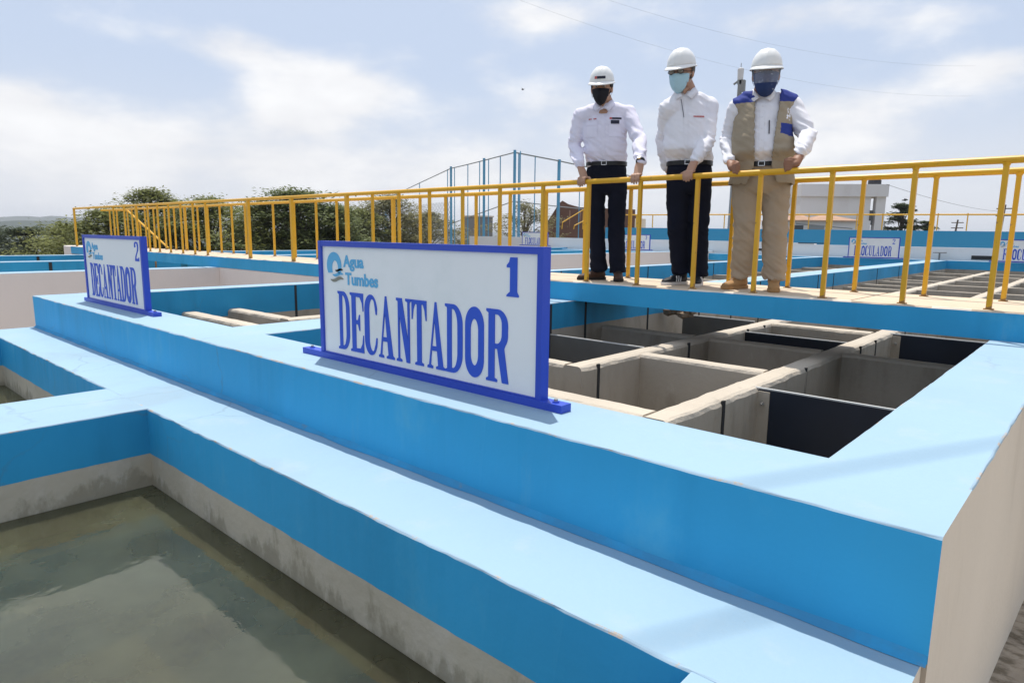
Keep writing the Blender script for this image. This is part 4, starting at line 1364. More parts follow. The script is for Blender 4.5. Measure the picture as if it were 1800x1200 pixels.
# ------------------------------------------------------------------ trees
def tree(label, base, H, R, m, seed, nclump=60, leaf=.10, per=60, flat=.35, trunk=True, layers=0, name='tree', low=.25, lean=(0, 0), group='trees round the plant', wide=1.0):
    rnd = random.Random(seed)
    t = thing(name, label, 'tree', base, group)
    base = Vector(base)
    top = base + Vector((lean[0], lean[1], H))
    cl = []
    for i in range(nclump):
        if layers:
            f = (rnd.randrange(layers) + .5 + rnd.uniform(-.15, .15)) / layers
        else:
            f = rnd.random() ** .8
        zf = low + (1 - low) * f
        prof = (sin(pi * min(1, (f * .82 + .18))) ** .65) if not layers else (1 - f) ** .75 + .12
        a = rnd.uniform(0, 2 * pi)
        rr = R * prof * (rnd.uniform(.15, 1) ** .55)
        rr *= 1 + .35 * noise.noise(Vector((cos(a) * 1.5 + seed, sin(a) * 1.5, f * 3)))
        c = base + Vector((cos(a) * rr * wide, sin(a) * rr, H * zf - .10 * rr)) + Vector((lean[0], lean[1], 0)) * zf
        cl.append((c, a, rr))
    mb = MB()
    vs, fs = mb.v, mb.f
    for c, a, rr in cl:
        s = R * rnd.uniform(.17, .30)
        out = Vector((cos(a), sin(a), rnd.uniform(-.1, .25)))
        for k in range(int(per * 1.9)):
            # sprays: leaves strung along drooping twigs that point outwards
            u = max(-1, min(1, rnd.gauss(0, .5))); v_ = max(-.9, min(.9, rnd.gauss(0, .42))); w_ = max(-1, min(1, rnd.gauss(0, .5)))
            side = Vector((-out.y, out.x, 0))
            p_ = c + out * s * u * 1.25 + side * s * v_ + Vector((0, 0, s * w_ * flat - .12 * s * (u * u)))
            L_ = leaf * rnd.uniform(.5, 1.25)
            d1 = (out * rnd.uniform(.2, 1) + side * rnd.uniform(-1, 1) + Vector((0, 0, rnd.uniform(-.35, .3)))).normalized() * L_
            nn_ = Vector((rnd.uniform(-.6, .6), rnd.uniform(-.6, .6), 1)).normalized()
            d2 = d1.cross(nn_).normalized() * L_ * rnd.uniform(.28, .5)
            b = len(vs)
            vs.extend((tuple(p_ - d1), tuple(p_ + d2), tuple(p_ + d1), tuple(p_ - d2)))
            fs.append((b, b + 1, b + 2, b + 3)); mb.m.append(mb.mi(m))
    mb.build('crown', parent=t, fix=False)
    mb = MB()
    if trunk:
        mb.tube([base - Vector((0, 0, .3)), base + (top - base) * .35 + Vector((.1, 0, 0)), base + (top - base) * .8], [H * .035, H * .024, H * .008], 'bark', n=8)
    for c, a, rr in cl[::3]:
        st = base + (top - base) * (max(.12, (c.z - base.z) / H - .28))
        mid = st.lerp(c, .55) + Vector((0, 0, .06 * H))
        mb.tube([st, mid, c], [H * .010, H * .006, H * .002], 'bark', n=5)
    mb.build('trunk', parent=t)
    return t
def T(label, az, D, el_top, R, m, seed, zb=-3.0, **k):
    b = at(az, D, zb)
    H = zel(el_top, D) - zb
    return tree(label, tuple(b), H, R, m, seed, **k)
T('spreading olive green tree left of the walkway end', 73.2, 34, 1.25, 2.9, 'leaf_olive', 1, nclump=130, leaf=.10, per=75, low=.2)
T('olive tree whose feathery top shows above the railing end', 70.2, 36, 2.7, 2.5, 'leaf_olive', 2, nclump=150, leaf=.10, per=75, low=.2)
T('olive tree behind the slanting stair rail', 66.3, 34, 2.45, 3.2, 'leaf_olive', 3, nclump=170, leaf=.10, per=75, low=.2)
T('dark green layered tree, tallest on the left, behind the railing', 59.9, 30, 3.3, 3.3, 'leaf_green', 4, nclump=170, leaf=.11, per=85, layers=11, low=.22, flat=.22)
T('broad green tree right of the layered tree', 57.5, 31, 2.2, 2.9, 'leaf_green', 5, nclump=150, leaf=.10, per=85, layers=9, low=.2, flat=.25)
T('low dark green bush tree left of the number 1 sign', 56.3, 36, 1.55, 2.2, 'leaf_green', 6, nclump=80, leaf=.10, per=80, layers=5, low=.1, flat=.3)
T('olive tree below the layered tree', 62.3, 31, 1.9, 3.0, 'leaf_olive', 7, nclump=140, leaf=.10, per=70, low=.15)
T('pale olive tree behind the blue fence, with a dead branch', 52.4, 62, 2.85, 4.6, 'leaf_pale', 8, nclump=150, leaf=.15, per=70, low=.15)
T('dull green tree at the foot of the blue fence', 55.1, 60, 1.6, 4.4, 'leaf_olive', 9, nclump=130, leaf=.15, per=70, low=.1)
T('low greenish tree right of the sloping fence', 49.3, 66, 1.5, 4.4, 'leaf_pale', 10, nclump=120, leaf=.16, per=60, low=.1)
T('pale thin tree behind the corner post of the fence', 41.2, 62, 2.45, 3.6, 'leaf_pale', 11, nclump=70, leaf=.15, per=45, low=.35, flat=.5)
T('round dark tree right of the white block', 12.35, 66, 2.45, 1.8, 'leaf_dark', 12, nclump=90, leaf=.15, per=70, low=.15)
T('low dark bush right of the round tree', 10.9, 66, 1.35, 1.5, 'leaf_dark', 13, nclump=50, leaf=.14, per=60, low=.1)
T('dark green pointed tree at the left edge', 77.9, 60, .15, 3.0, 'leaf_dark', 14, zb=-6, nclump=120, leaf=.15, per=70, layers=8, low=.1)
T('dark tree low at the left edge of the picture', 80.2, 70, .0, 4.6, 'leaf_dark', 15, zb=-7, nclump=120, leaf=.16, per=70, low=.1)
T('olive bush spreading below the tree at the left', 76.0, 42, .1, 3.6, 'leaf_olive', 16, zb=-4.5, nclump=110, leaf=.12, per=70, low=.1)
# wooded valley floor: one green mass far off to the left
rnd = random.Random(99)
mb = MB()
for i in range(1700):
    az = rnd.uniform(55, 104); D = 80 * (14 ** rnd.random())
    g = gz(-sin(radians(az)) * D, cos(radians(az)) * D)
    c = at(az, D, g); s = rnd.uniform(2.2, 4.6)
    for k in range(26):
        p_ = c + Vector((rnd.gauss(0, .5) * s, rnd.gauss(0, .5) * s, abs(rnd.gauss(.5, .35)) * s))
        L_ = rnd.uniform(.3, .8) * (1 + D / 500)
        d1 = Vector((rnd.uniform(-1, 1), rnd.uniform(-1, 1), rnd.uniform(-.4, .4))).normalized() * L_
        d2 = d1.cross(Vector((rnd.uniform(-.5, .5), rnd.uniform(-.5, .5), 1))).normalized() * L_ * .6
        b = len(mb.v); mb.v += [tuple(p_ - d1), tuple(p_ + d2), tuple(p_ + d1), tuple(p_ - d2)]
        mb.f.append((b, b + 1, b + 2, b + 3)); mb.m.append(mb.mi('leaf_dark' if rnd.random() < .6 else 'leaf_green'))
stuff(mb.build('woodland', fix=False))
# ------------------------------------------------------------------ people
MEN = {}
MEN['m1'] = dict(helmtop=(-3.638,5.170,2.102),head=(-3.617,5.150,1.916),chin=(-3.585,5.130,1.759),neck=(-3.628,5.220,1.752),shL=(-3.820,5.140,1.668),shR=(-3.472,5.340,1.683),elL=(-3.882,5.120,1.423),elR=(-3.274,5.260,1.420),wrL=(-3.762,5.030,1.240),wrR=(-3.131,5.070,1.243),haL=(-3.655,4.965,1.179),haR=(-3.097,4.965,1.176),chest=(-3.634,5.240,1.562),belly=(-3.619,5.250,1.346),waist=(-3.622,5.270,1.246),hipL=(-3.710,5.240,1.095),hipR=(-3.524,5.320,1.082),knL=(-3.679,5.220,0.666),knR=(-3.523,5.320,0.642),anL=(-3.665,5.270,0.251),anR=(-3.493,5.330,0.236),ftL=(-3.699,5.200,0.193),ftR=(-3.399,5.200,0.178))
MEN['m2'] = dict(helmtop=(-2.890,5.220,2.140),head=(-2.863,5.200,1.946),chin=(-2.842,5.160,1.771),neck=(-2.848,5.270,1.767),shL=(-2.939,5.170,1.640),shR=(-2.709,5.380,1.667),elL=(-3.043,5.280,1.427),elR=(-2.636,5.270,1.370),wrL=(-3.026,5.300,1.214),wrR=(-2.611,5.070,1.219),haL=(-3.001,5.320,1.156),haR=(-2.617,4.965,1.158),chest=(-2.828,5.280,1.506),belly=(-2.816,5.270,1.306),waist=(-2.810,5.320,1.207),hipL=(-2.887,5.280,1.062),hipR=(-2.737,5.380,1.053),knL=(-2.864,5.260,0.659),knR=(-2.708,5.360,0.647),anL=(-2.852,5.350,0.267),anR=(-2.689,5.360,0.245),ftL=(-2.877,5.250,0.205),ftR=(-2.635,5.200,0.192))
MEN['m3'] = dict(helmtop=(-2.165,5.220,2.014),head=(-2.152,5.200,1.830),chin=(-2.138,5.160,1.670),neck=(-2.195,5.270,1.673),shL=(-2.344,5.200,1.579),shR=(-2.018,5.360,1.582),elL=(-2.437,5.240,1.373),elR=(-1.845,5.300,1.351),wrL=(-2.352,5.070,1.202),wrR=(-1.802,5.100,1.213),haL=(-2.265,4.985,1.156),haR=(-1.807,4.985,1.171),chest=(-2.178,5.270,1.431),belly=(-2.164,5.260,1.237),waist=(-2.170,5.290,1.154),hipL=(-2.278,5.260,1.048),hipR=(-2.074,5.340,1.045),knL=(-2.248,5.240,0.671),knR=(-2.050,5.330,0.650),anL=(-2.297,5.330,0.276),anR=(-2.033,5.340,0.244),ftL=(-2.320,5.230,0.205),ftR=(-1.960,5.160,0.204))
def displace_cloth(me, amp, seed, fold=None, scale=1.0):
    vs = me.vertices
    nrm = [v.normal.copy() for v in vs]
    for i, v in enumerate(vs):
        p = v.co
        a = fold(p) if fold else 1.0
        q = noise.noise(Vector((p.x * 9 * scale + seed, p.y * 9 * scale, p.z * 16 * scale)))
        r_ = 1 - abs(noise.noise(Vector((p.x * 7 * scale + seed * 2, p.y * 7 * scale, p.z * 22 * scale + p.x * 14)))) * 2
        v.co = p + nrm[i] * amp * a * (q * .9 + (r_ - .5) * .8)

def paint_by(me, rules, default=0):
    for p in me.polygons:
        c = p.center
        p.material_index = default
        for i, fn in rules:
            if fn(c, p.normal):
                p.material_index = i
                break

def person(key, label, J, S):
    """J: joint positions; S: style numbers"""
    J = {k: Vector(v) for k, v in J.items()}
    for s_ in 'LR':
        o_ = (J['sh' + s_] - J['neck']); o_.z = 0; o_.normalize()
        J['sh' + s_] += o_ * .012 + Vector((0, 0, .022))
        J['wr' + s_] = J['wr' + s_].lerp(J['ha' + s_], .22)
    J['head'] += Vector((0, 0, -.030)); J['neck'] += Vector((0, 0, .020))
    ang = S['yaw']                                   # body facing; 0 faces -Y
    R = Vector((cos(ang), sin(ang), 0)); F = Vector((sin(ang), -cos(ang), 0)); Zv = Vector((0, 0, 1))
    base = Vector((J['waist'].x, J['waist'].y, ZW))
    root = thing('person', label, 'person', base)
    hw = S['chest_w'] / 2; ww_ = S['waist_w'] / 2; dep = S['depth'] / 2
    sk = S['skin']
    # ---------------- body: one continuous skin surface
    hd = S.get('head_yaw', 0)
    HR_ = Vector((cos(ang + hd), sin(ang + hd), 0)); HF = Vector((sin(ang + hd), -cos(ang + hd), 0)) - Zv * S.get('nod', .12)
    HF.normalize(); HU = HR_.cross(HF) * -1
    if HU.z < 0: HU = -HU
    hc = J['head']
    hs = S.get('head', 1.0) * 1.14
    b = MB()
    b.sphere(hc + HU * .03 * hs - HF * .012, (.078 * hs, .098 * hs, .105 * hs), sk, HR_, HF, HU, 20, 14)
    b.sphere(hc - HU * .045 * hs + HF * .018, (.062 * hs, .070 * hs, .080 * hs), sk, HR_, HF, HU, 18, 12)   # jaw
    b.sphere(hc - HU * .10 * hs + HF * .045 * hs, (.032 * hs, .028 * hs, .024 * hs), sk, HR_, HF, HU, 12, 8)     # chin
    b.tube([hc + HF * .085 * hs + HU * .025, hc + HF * .108 * hs - HU * .018], [.010, .018], sk, n=8, caps='round')        # nose
    for s in (-1, 1):
        b.sphere(hc + HR_ * s * .079 * hs - HF * .010 - HU * .008, (.012, .020, .034), sk, HR_, HF, HU, 10, 8)     # ears
        b.sphere(hc + HR_ * s * .040 * hs + HF * .070 - HU * .022, (.024, .02, .02), sk, HR_, HF, HU, 10, 8)       # cheeks
        b.sphere(hc + HR_ * s * .030 * hs + HF * .082 * hs + HU * .040, (.024, .012, .008), sk, HR_, HF, HU, 10, 6)     # brows
    nb = J['neck']
    b.tube([hc - HU * .05 - HF * .02, nb + Zv * .02, nb - Zv * .10], [.060 * hs, .063 * hs, .085], sk, n=16)
    b.loft([(J['waist'] - Zv * .12, R * ww_ * .75, F * dep * .7), (J['belly'], R * ww_ * .8, F * dep * .75), (J['chest'], R * hw * .78, F * dep * .7), (J['chest'] + Zv * .14, R * hw * .6, F * dep * .5)], sk, n=20)
    for s in ('L', 'R'):
        b.tube([J['chest'] + Zv * .10, J['sh' + s], J['el' + s], J['wr' + s]], [.05, .055, .036, .026], sk, n=12, caps='round')
        b.tube([J['waist'] - Zv * .08, J['hip' + s], J['kn' + s], J['an' + s] + Zv * .02], [.07, .075, .05, .035], sk, n=12, caps='round')
        b.sphere(J['an' + s] * .6 + J['ft' + s] * .4, (.035, .035, .03), sk)
    # hands: palm, four bent fingers over the rail, thumb from the side
    for s, mode in (('L', S['handL']), ('R', S['handR'])):
        W_ = J['wr' + s]; Hh = J['ha' + s]
        sg = -1 if s == 'L' else 1
        if mode == 'rail':
            rail = Vector((Hh.x, 4.965, HR))
            kn = Vector((Hh.x, 4.965 + .008, HR + .040))             # knuckles on top of the rail
            b.tube([W_, W_.lerp(kn, .55) + Zv * .006, kn], [.026, .032, .030], sk, n=12, caps='round', flat=(.72, 1.25))
            for i, (off_, ln) in enumerate(((-.034, .85), (-.012, 1.0), (.011, .97), (.033, .80))):
                o = Vector((off_ * (1 if s == 'R' else 1), 0, 0))
                a0 = kn + o + Vector((0, 0, 0))
                a1 = rail + o * 1.02 + Vector((0, -.026, .033))
                a2 = rail + o * 1.05 + Vector((0, -.036, .033 - .038 * ln))
                a3 = rail + o * 1.03 + Vector((0, -.026, .024 - .062 * ln))
                b.tube([a0, a1, a2, a3], [.0115, .0105, .0098, .0085], sk, n=8, caps='round')
            th = -sg
            a0 = kn + Vector((th * .036, .02, -.004)); a1 = kn + Vector((th * .060, .004, -.010)); a2 = kn + Vector((th * .074, -.012, -.020))
            b.tube([a0, a1, a2], [.015, .013, .0105], sk, n=8, caps='round')
        elif mode == 'fold':         # fist resting on the rail, fingers curled inwards
            kn = Vector((Hh.x, 4.975, HR + .048))
            b.tube([W_, W_.lerp(kn, .6), kn], [.026, .034, .034], sk, n=12, caps='round', flat=(.85, 1.15))
            d = Vector((-sg, -.25, 0)).normalized()
            for i, ln in enumerate((1, .95, .88, .76)):
                o = Vector((0, -.018, .020 - .019 * i)) + kn + d * .016
                b.tube([o, o + d * .034 * ln + Vector((0, -.012, 0)), o + d * .050 * ln + Vector((0, .004, -.012)), o + d * .034 * ln + Vector((0, .016, -.018))], [.0115, .0105, .0098, .009], sk, n=8, caps='round')
            b.tube([kn + Vector((0, .0, .03)), kn + d * .03 + Vector((0, -.012, .040)), kn + d * .058 + Vector((0, -.02, .030))], [.014, .012, .010], sk, n=8, caps='round')
        else:                        # hanging hand, slightly curled
            b.tube([W_, Hh], [.025, .030], sk, n=12, caps='round', flat=(1.2, .7))
            for i, ln in enumerate((.9, 1, .95, .8)):
                o = F * (.030 - .020 * i)
                b.tube([Hh + o, Hh + o - Zv * .045 * ln + F * .006, Hh + o - Zv * .075 * ln + F * .0 + R * .012], [.0105, .0098, .0085], sk, n=8, caps='round')
            b.tube([Hh + F * .03 + Zv * .02, Hh + F * .055 - Zv * .015, Hh + F * .052 - Zv * .045], [.013, .012, .0095], sk, n=8, caps='round')
    me = remeshed(b, 'body', .0058, 2, .4)
    me.materials.clear(); me.materials.append(MAT[sk])
    link('body', me, root)

    # ---------------- shirt
    b = MB(); m = S['shirt']
    wz = J['waist']
    b.loft([(wz - Zv * .035, R * ww_ * .90, F * dep * .93), (wz + Zv * .012, R * ww_ * 1.00, F * dep * 1.04), (wz + Zv * .04, R * (ww_ * 1.04), F * (dep * 1.10 + S['belly'] * .45)),
            (J['belly'] + F * S['belly'] * .5, R * (ww_ * 1.05), F * (dep * 1.06 + S['belly'] * .8)), (J['chest'] - Zv * .06 + F * S['belly'] * .35, R * hw, F * (dep * 1.05 + S['belly'] * .4)),
            (J['chest'] + Zv * .04, R * hw * .99, F * dep * 1.0), (J['chest'] + Zv * .12, R * hw * .86, F * dep * .82), (nb - Zv * .045, R * .115, F * .085), (nb - Zv * .01, R * .078, F * .078)], m, n=30, power=2.35)
    for s in ('L', 'R'):
        b.tube([nb - Zv * .075, (nb + J['sh' + s]) / 2 - Zv * .045 + Zv * .01, J['sh' + s] - Zv * .035], [.075, .082, .082 * S['arm']], m, n=16)
        sh, el, wr = J['sh' + s] - Zv * .02, J['el' + s], J['wr' + s]
        k = S['arm']
        if not (s == 'L' and S.get('hideL')):
            pass
        b.tube([sh, sh.lerp(el, .45), el, el.lerp(wr, .3), el.lerp(wr, .75), wr + (wr - el).normalized() * .01], [.082 * k, .075 * k, .068 * k, .066 * k, .056 * k, .047 * k], m, n=16, caps='round')
        b.tube([wr.lerp(el, .28), wr + (wr - el).normalized() * .022], [.046 * k, .045 * k], m, n=16)
    me = remeshed(b, 'shirt', .009, 5, .5)
    def fold(p):
        d = min((p - J['elL']).length, (p - J['elR']).length, (p - J['wrL']).length * 1.1, (p - J['wrR']).length * 1.1)
        tuck = abs(p.z - wz.z - .03)
        return 1.0 + 2.4 * max(0, 1 - d / .16) + 1.5 * max(0, 1 - tuck / .10)
    displace_cloth(me, .0062, S['seed'], fold)
    me.materials.clear(); me.materials.append(MAT[m])
    shirt = link('shirt', me, root)
    # collar: two folded leaves
    for s in (-1, 1):
        b = MB()
        k = nb + Zv * .0
        pts_in = [k + R * s * .062 - F * .045 + Zv * .030, k + R * s * .070 + F * .02 + Zv * .022, k + R * s * .052 + F * .076 + Zv * -.002, k + R * s * .016 + F * .116 - Zv * .056]
        pts_out = [k + R * s * .082 - F * .058 - Zv * .012, k + R * s * .098 + F * .022 - Zv * .020, k + R * s * .088 + F * .082 - Zv * .048, k + R * s * .060 + F * .120 - Zv * .088]
        for q in pts_in + pts_out: b.v.append(tuple(q))
        for q in pts_in + pts_out: b.v.append(tuple(q + (F * .4 + R * s * .6) * .006 + Zv * .004))
        for i in range(3):
            b.face((i, i + 1, i + 5, i + 4), m); b.face((8 + i, 12 + i, 13 + i, 9 + i), m)
            b.face((i, 8 + i, 9 + i, i + 1), m); b.face((4 + i, 5 + i, 13 + i, 12 + i), m)
        b.face((0, 4, 12, 8), m); b.face((3, 11, 15, 7), m)
        b.build('collar', parent=shirt, smooth=True)
    # open neck: skin triangle slightly proud of the shirt
    b = MB()
    q0, q1, q2 = nb - R * .040 + F * .094 + Zv * .012, nb + R * .040 + F * .094 + Zv * .012, nb + F * .118 - Zv * .046
    q3 = nb + F * .114 - Zv * .004
    for q in (q0, q1, q2, q3, q0 - F * .02, q1 - F * .02, q2 - F * .02): b.v.append(tuple(q))
    for f in ((0, 3, 2), (3, 1, 2), (0, 1, 3), (4, 6, 5), (0, 2, 6, 4), (1, 5, 6, 2)): b.face(f, sk)
    b.build('throat', parent=root, smooth=True)
    # placket and buttons
    ch = J['chest']; be = J['belly']
    def front(zv, lat=0.0, out=.006):
        """point on the shirt front at height zv, lateral offset lat"""
        f = (zv - wz.z) / max(.01, nb.z - wz.z)
        dd_ = dep * (1.08 if f < .6 else 1.08 - (f - .6) * .9) + S['belly'] * (1.15 * max(0, 1 - abs(f - .28) * 1.7))
        cx = wz.lerp(nb, f)
        wloc = hw * 1.0
        fall = 1 - (1 - max(0, 1 - (abs(lat) / wloc) ** 2.35) ** (1 / 2.35))
        return cx + R * lat + F * (dd_ * fall + out) 
    S['front'] = front
    from mathutils.bvhtree import BVHTree
    bv = BVHTree.FromPolygons([v.co.copy() for v in me.vertices], [tuple(p.vertices) for p in me.polygons])
    def onshirt(zv, lat, out=.003):
        f = (zv - wz.z) / max(.01, nb.z - wz.z)
        c = wz.lerp(nb, f) + R * lat
        h = bv.ray_cast(c + F * .6, -F, 1.0)
        return (h[0] + F * out) if h[0] is not None else c + F * dep
    def ribbon(name, pts_w, m_, parent, th=.0025):
        """strip hugging the shirt: list of (z, lat_left, lat_right)"""
        b = MB()
        N_ = 5
        for z_, l0, l1 in pts_w:
            for i in range(N_):
                b.v.append(tuple(onshirt(z_, l0 + (l1 - l0) * i / (N_ - 1), th)))
        for j in range(len(pts_w) - 1):
            for i in range(N_ - 1):
                a = j * N_ + i
                b.face((a, a + 1, a + N_ + 1, a + N_), m_)
        return b.build(name, parent=parent, smooth=True)
    zt_ = nb.z - .10
    zz_ = [zt_ + (wz.z + .03 - zt_) * i / 14 for i in range(15)]
    ribbon('placket', [(z_, -.016, .016) for z_ in zz_], m, shirt)
    for i in range(5):
        z_ = zt_ - .02 - i * .085
        if z_ > wz.z + .05:
            c = onshirt(z_, 0, .004)
            b = MB(); b.tube([c, c + F * .003], .005, 'shirt_white', n=8); b.build('button', parent=shirt)
    # ---------------- chest pockets and print
    if S.get('pockets'):
        zc = ch.z + .035
        for lat in (-.105, .105):
            ribbon('pocket', [(zc - .01 - i * .012, lat - .052, lat + .052) for i in range(11)], m, shirt, .004)
            ribbon('pocket_flap', [(zc + .006 - i * .008, lat - .054, lat + .054) for i in range(5)], m, shirt, .007)
    if S.get('print') == 'm1':
        zc = ch.z + .065
        for i, (l0, l1) in enumerate(((-.135, -.122), (-.118, -.108), (-.088, -.078), (-.074, -.062))):
            ribbon('chest_print', [(zc + .005, l0, l1), (zc - .006, l0, l1)], 'print_red', shirt, .005)
        ribbon('chest_badge', [(zc + .008, .058, .078), (zc - .008, .058, .078)], 'print_red', shirt, .006)
        ribbon('chest_badge', [(zc + .008, .080, .158), (zc - .008, .080, .158)], 'print_dark', shirt, .006)
        ribbon('pocket_item', [(zc - .018 - i * .008, .070, .142) for i in range(5)], 'print_dark', shirt, .010)
    if S.get('print') == 'm2':
        zc = ch.z + .055
        for i in range(7):
            l0 = .062 + i * .012
            ribbon('chest_print', [(zc + .007, l0, l0 + .009), (zc - .006, l0, l0 + .009)], 'print_red', shirt, .005)
        pts = [onshirt(zt_ + .02 - i * .03, -.035 + .004 * i, .006) for i in range(6)]
        b = MB(); b.tube(pts, .0025, 'print_dark', n=6); b.build('lanyard', parent=shirt)
    if S.get('print') == 'm3':
        pts = [onshirt(ch.z + .03 - i * .02, .052, .006) for i in range(6)]
        b = MB(); b.tube(pts, .004, 'print_dark', n=6); b.build('pen', parent=shirt)
    # ---------------- trousers
    b = MB(); m = S['trousers']
    hipc = (J['hipL'] + J['hipR']) / 2
    b.loft([(wz + Zv * .012, R * ww_ * .96, F * dep * .98), (wz - Zv * .06, R * ww_ * 1.01, F * dep * 1.03), (hipc + Zv * .02, R * ww_ * 1.03, F * dep * 1.04), (hipc - Zv * .07, R * ww_ * .95, F * dep * .92), (hipc - Zv * .115, R * ww_ * .80, F * dep * .7)], m, n=28, power=2.4)
    for s in ('L', 'R'):
        h, k, a = J['hip' + s], J['kn' + s], J['an' + s]
        hh_ = h - Zv * .02 + (h - hipc).normalized() * .0
        b.tube([hh_, h.lerp(k, .35), h.lerp(k, .7), k, k.lerp(a, .4), k.lerp(a, .85), a + Zv * .015], [S['thigh'], S['thigh'] * .98, S['thigh'] * .88, S['knee'], S['knee'] * .96, S['hem'], S['hem'] * 1.04], m, n=20)
    me = remeshed(b, 'trousers', .010, 5, .5)
    def fold2(p):
        d = min((p - J['knL']).length, (p - J['knR']).length)
        d2 = min((p - J['anL']).length, (p - J['anR']).length)
        d3 = (p - (hipc - Zv * .12)).length
        return .8 + 1.3 * max(0, 1 - d / .16) + 2.6 * max(0, 1 - d2 / .18) + 1.4 * max(0, 1 - d3 / .15)
    displace_cloth(me, S.get('tfold', .0065), S['seed'] + 5, fold2, .9)
    me.materials.clear(); me.materials.append(MAT[m])
    trou = link('trousers', me, root)
    # belt and buckle
    b = MB()
    rings = []
    for z_ in (-.022, .012):
        rings.append((wz + Zv * z_, R * ww_ * 1.035, F * dep * 1.075))
    b.loft(rings, 'belt_black', n=36, power=2.35)
    b.build('belt', parent=root, smooth=False)
    q = wz + F * (dep * 1.075 + .002) - Zv * .005
    b = MB()
    for dx_, dz_, w_, h_ in ((-.022, 0, .005, .036), (.022, 0, .005, .036), (0, .016, .048, .005), (0, -.016, .048, .005)):
        c = q + R * dx_ + Zv * dz_
        k0 = len(b.v)
        for a_ in (-1, 1):
            for z_ in (-1, 1):
                for f_ in (0, .006):
                    b.v.append(tuple(c + R * a_ * w_ / 2 + Zv * z_ * h_ / 2 + F * f_))
        for f in ((0, 1, 3, 2), (4, 6, 7, 5), (0, 4, 5, 1), (2, 3, 7, 6), (1, 5, 7, 3), (0, 2, 6, 4)): b.face([k0 + i for i in f], 'metal_bright')
    b.build('buckle', parent=root)
    # ---------------- shoes
    for s in ('L', 'R'):
        a = J['an' + s]; fdir = (J['ft' + s] - a); fdir.z = 0; fdir.normalize()
        sd = Vector((-fdir.y, fdir.x, 0))
        heel = Vector((a.x, a.y, 0)) - fdir * .065; L_ = S.get('foot', .29)
        g0 = ZW + .001
        sole = MB()
        prof = ((0, .028), (.03, .036), (.10, .036), (.17, .043), (.23, .046), (.27, .036), (.29, .012))
        rings = []
        for z_, gr in ((0, 1.0), (.012, 1.05), (.026, 1.03)):
            k0 = len(sole.v)
            left = []; right = []
            for u, w_ in prof:
                u = u / .29 * L_
                left.append(heel + fdir * (u * 1.0 + (gr - 1) * .1) + sd * w_ * gr + Zv * (g0 + z_))
                right.append(heel + fdir * (u * 1.0 + (gr - 1) * .1) - sd * w_ * gr + Zv * (g0 + z_))
            ring = left + right[::-1]
            for q in ring: sole.v.append(tuple(q))
            rings.append((k0, len(ring)))
        for (k0, n0), (k1, _) in zip(rings, rings[1:]):
            for i in range(n0):
                j = (i + 1) % n0
                sole.face((k0 + i, k0 + j, k1 + j, k1 + i), S['sole'])
        sole.face([rings[0][0] + i for i in range(rings[0][1])][::-1], S['sole'])
        sole.face([rings[-1][0] + i for i in range(rings[-1][1])], S['sole'])
        up = MB()
        up.loft([(heel + fdir * .004 * 1 + Zv * (g0 + .045), sd * .022, Zv * .022), (heel + fdir * .02 + Zv * (g0 + .055), sd * .034, Zv * .045), (heel + fdir * .07 + Zv * (g0 + .062), sd * .038, Zv * .055), (heel + fdir * .12 + Zv * (g0 + .052), sd * .040, Zv * .044),
                 (heel + fdir * (L_ * .60) + Zv * (g0 + .040), sd * .045, Zv * .033), (heel + fdir * (L_ * .82) + Zv * (g0 + .034), sd * .044, Zv * .026), (heel + fdir * (L_ * .95) + Zv * (g0 + .030), sd * .030, Zv * .018), (heel + fdir * L_ + Zv * (g0 + .028), sd * .010, Zv * .008)], S['shoe'], n=16, power=2.3)
        up.tube([heel + fdir * .06 + Zv * (g0 + .06), heel + fdir * .055 + Zv * (g0 + (.15 if S.get('boot') else .105))], [.046, .050], S['shoe'], n=14)
        me = remeshed(up, 'shoe', .007, 3, .5)
        me.materials.clear(); me.materials.append(MAT[S['shoe']])
        sh_o = link('shoe', me, root)
        sole.build('sole', parent=sh_o)
        if S.get('stripes'):
            for sg in (-1, 1):
                for i in range(3):
                    c0 = heel + fdir * (.115 + i * .026) + Zv * (g0 + .030) + sd * sg * .0435
                    c1 = heel + fdir * (.100 + i * .026) + Zv * (g0 + .076) + sd * sg * .030
                    b = MB(); b.tube([c0, c0.lerp(c1, .5) + sd * sg * .003, c1], .0055, 'sole_white', n=5); b.build('stripe', parent=sh_o)
        else:
            for i in range(4):
                c = heel + fdir * (.125 + i * .022) + Zv * (g0 + .098 - i * .007)
                b = MB(); b.tube([c - sd * .022, c + Zv * .004, c + sd * .022], .003, S['sole'], n=5); b.build('lace', parent=sh_o)
    # ---------------- face
    fm = MB()
    for s in (-1, 1):
        c = hc + HR_ * s * .031 * hs + HF * .083 * hs + HU * .020
        fm.sphere(c, (.013, .008, .007), 'eye_white', HR_, HF, HU, 10, 6)
        fm.sphere(c + HF * .006, (.006, .004, .006), 'eye_dark', HR_, HF, HU, 8, 6)
    fm.build('eyes', parent=root, smooth=True)
    fm = MB()
    for s in (-1, 1):
        c = hc + HR_ * s * .031 * hs + HF * .093 * hs + HU * .043
        fm.tube([c - HR_ * s * .02 - HU * .003, c + HU * .002, c + HR_ * s * .024 - HU * .006 - HF * .01], [.0035, .0045, .003], S['hair'], n=6)
    fm.build('eyebrows', parent=root)
    hb = MB()
    hb.sphere(hc + HU * .036 - HF * .020, (.085 * hs, .098 * hs, .098 * hs), S['hair'], HR_, HF, HU, 22, 14)
    keep = [i for i, f in enumerate(hb.f)]
    me = hb.mesh('hair')
    bm = bmesh.new(); bm.from_mesh(me)
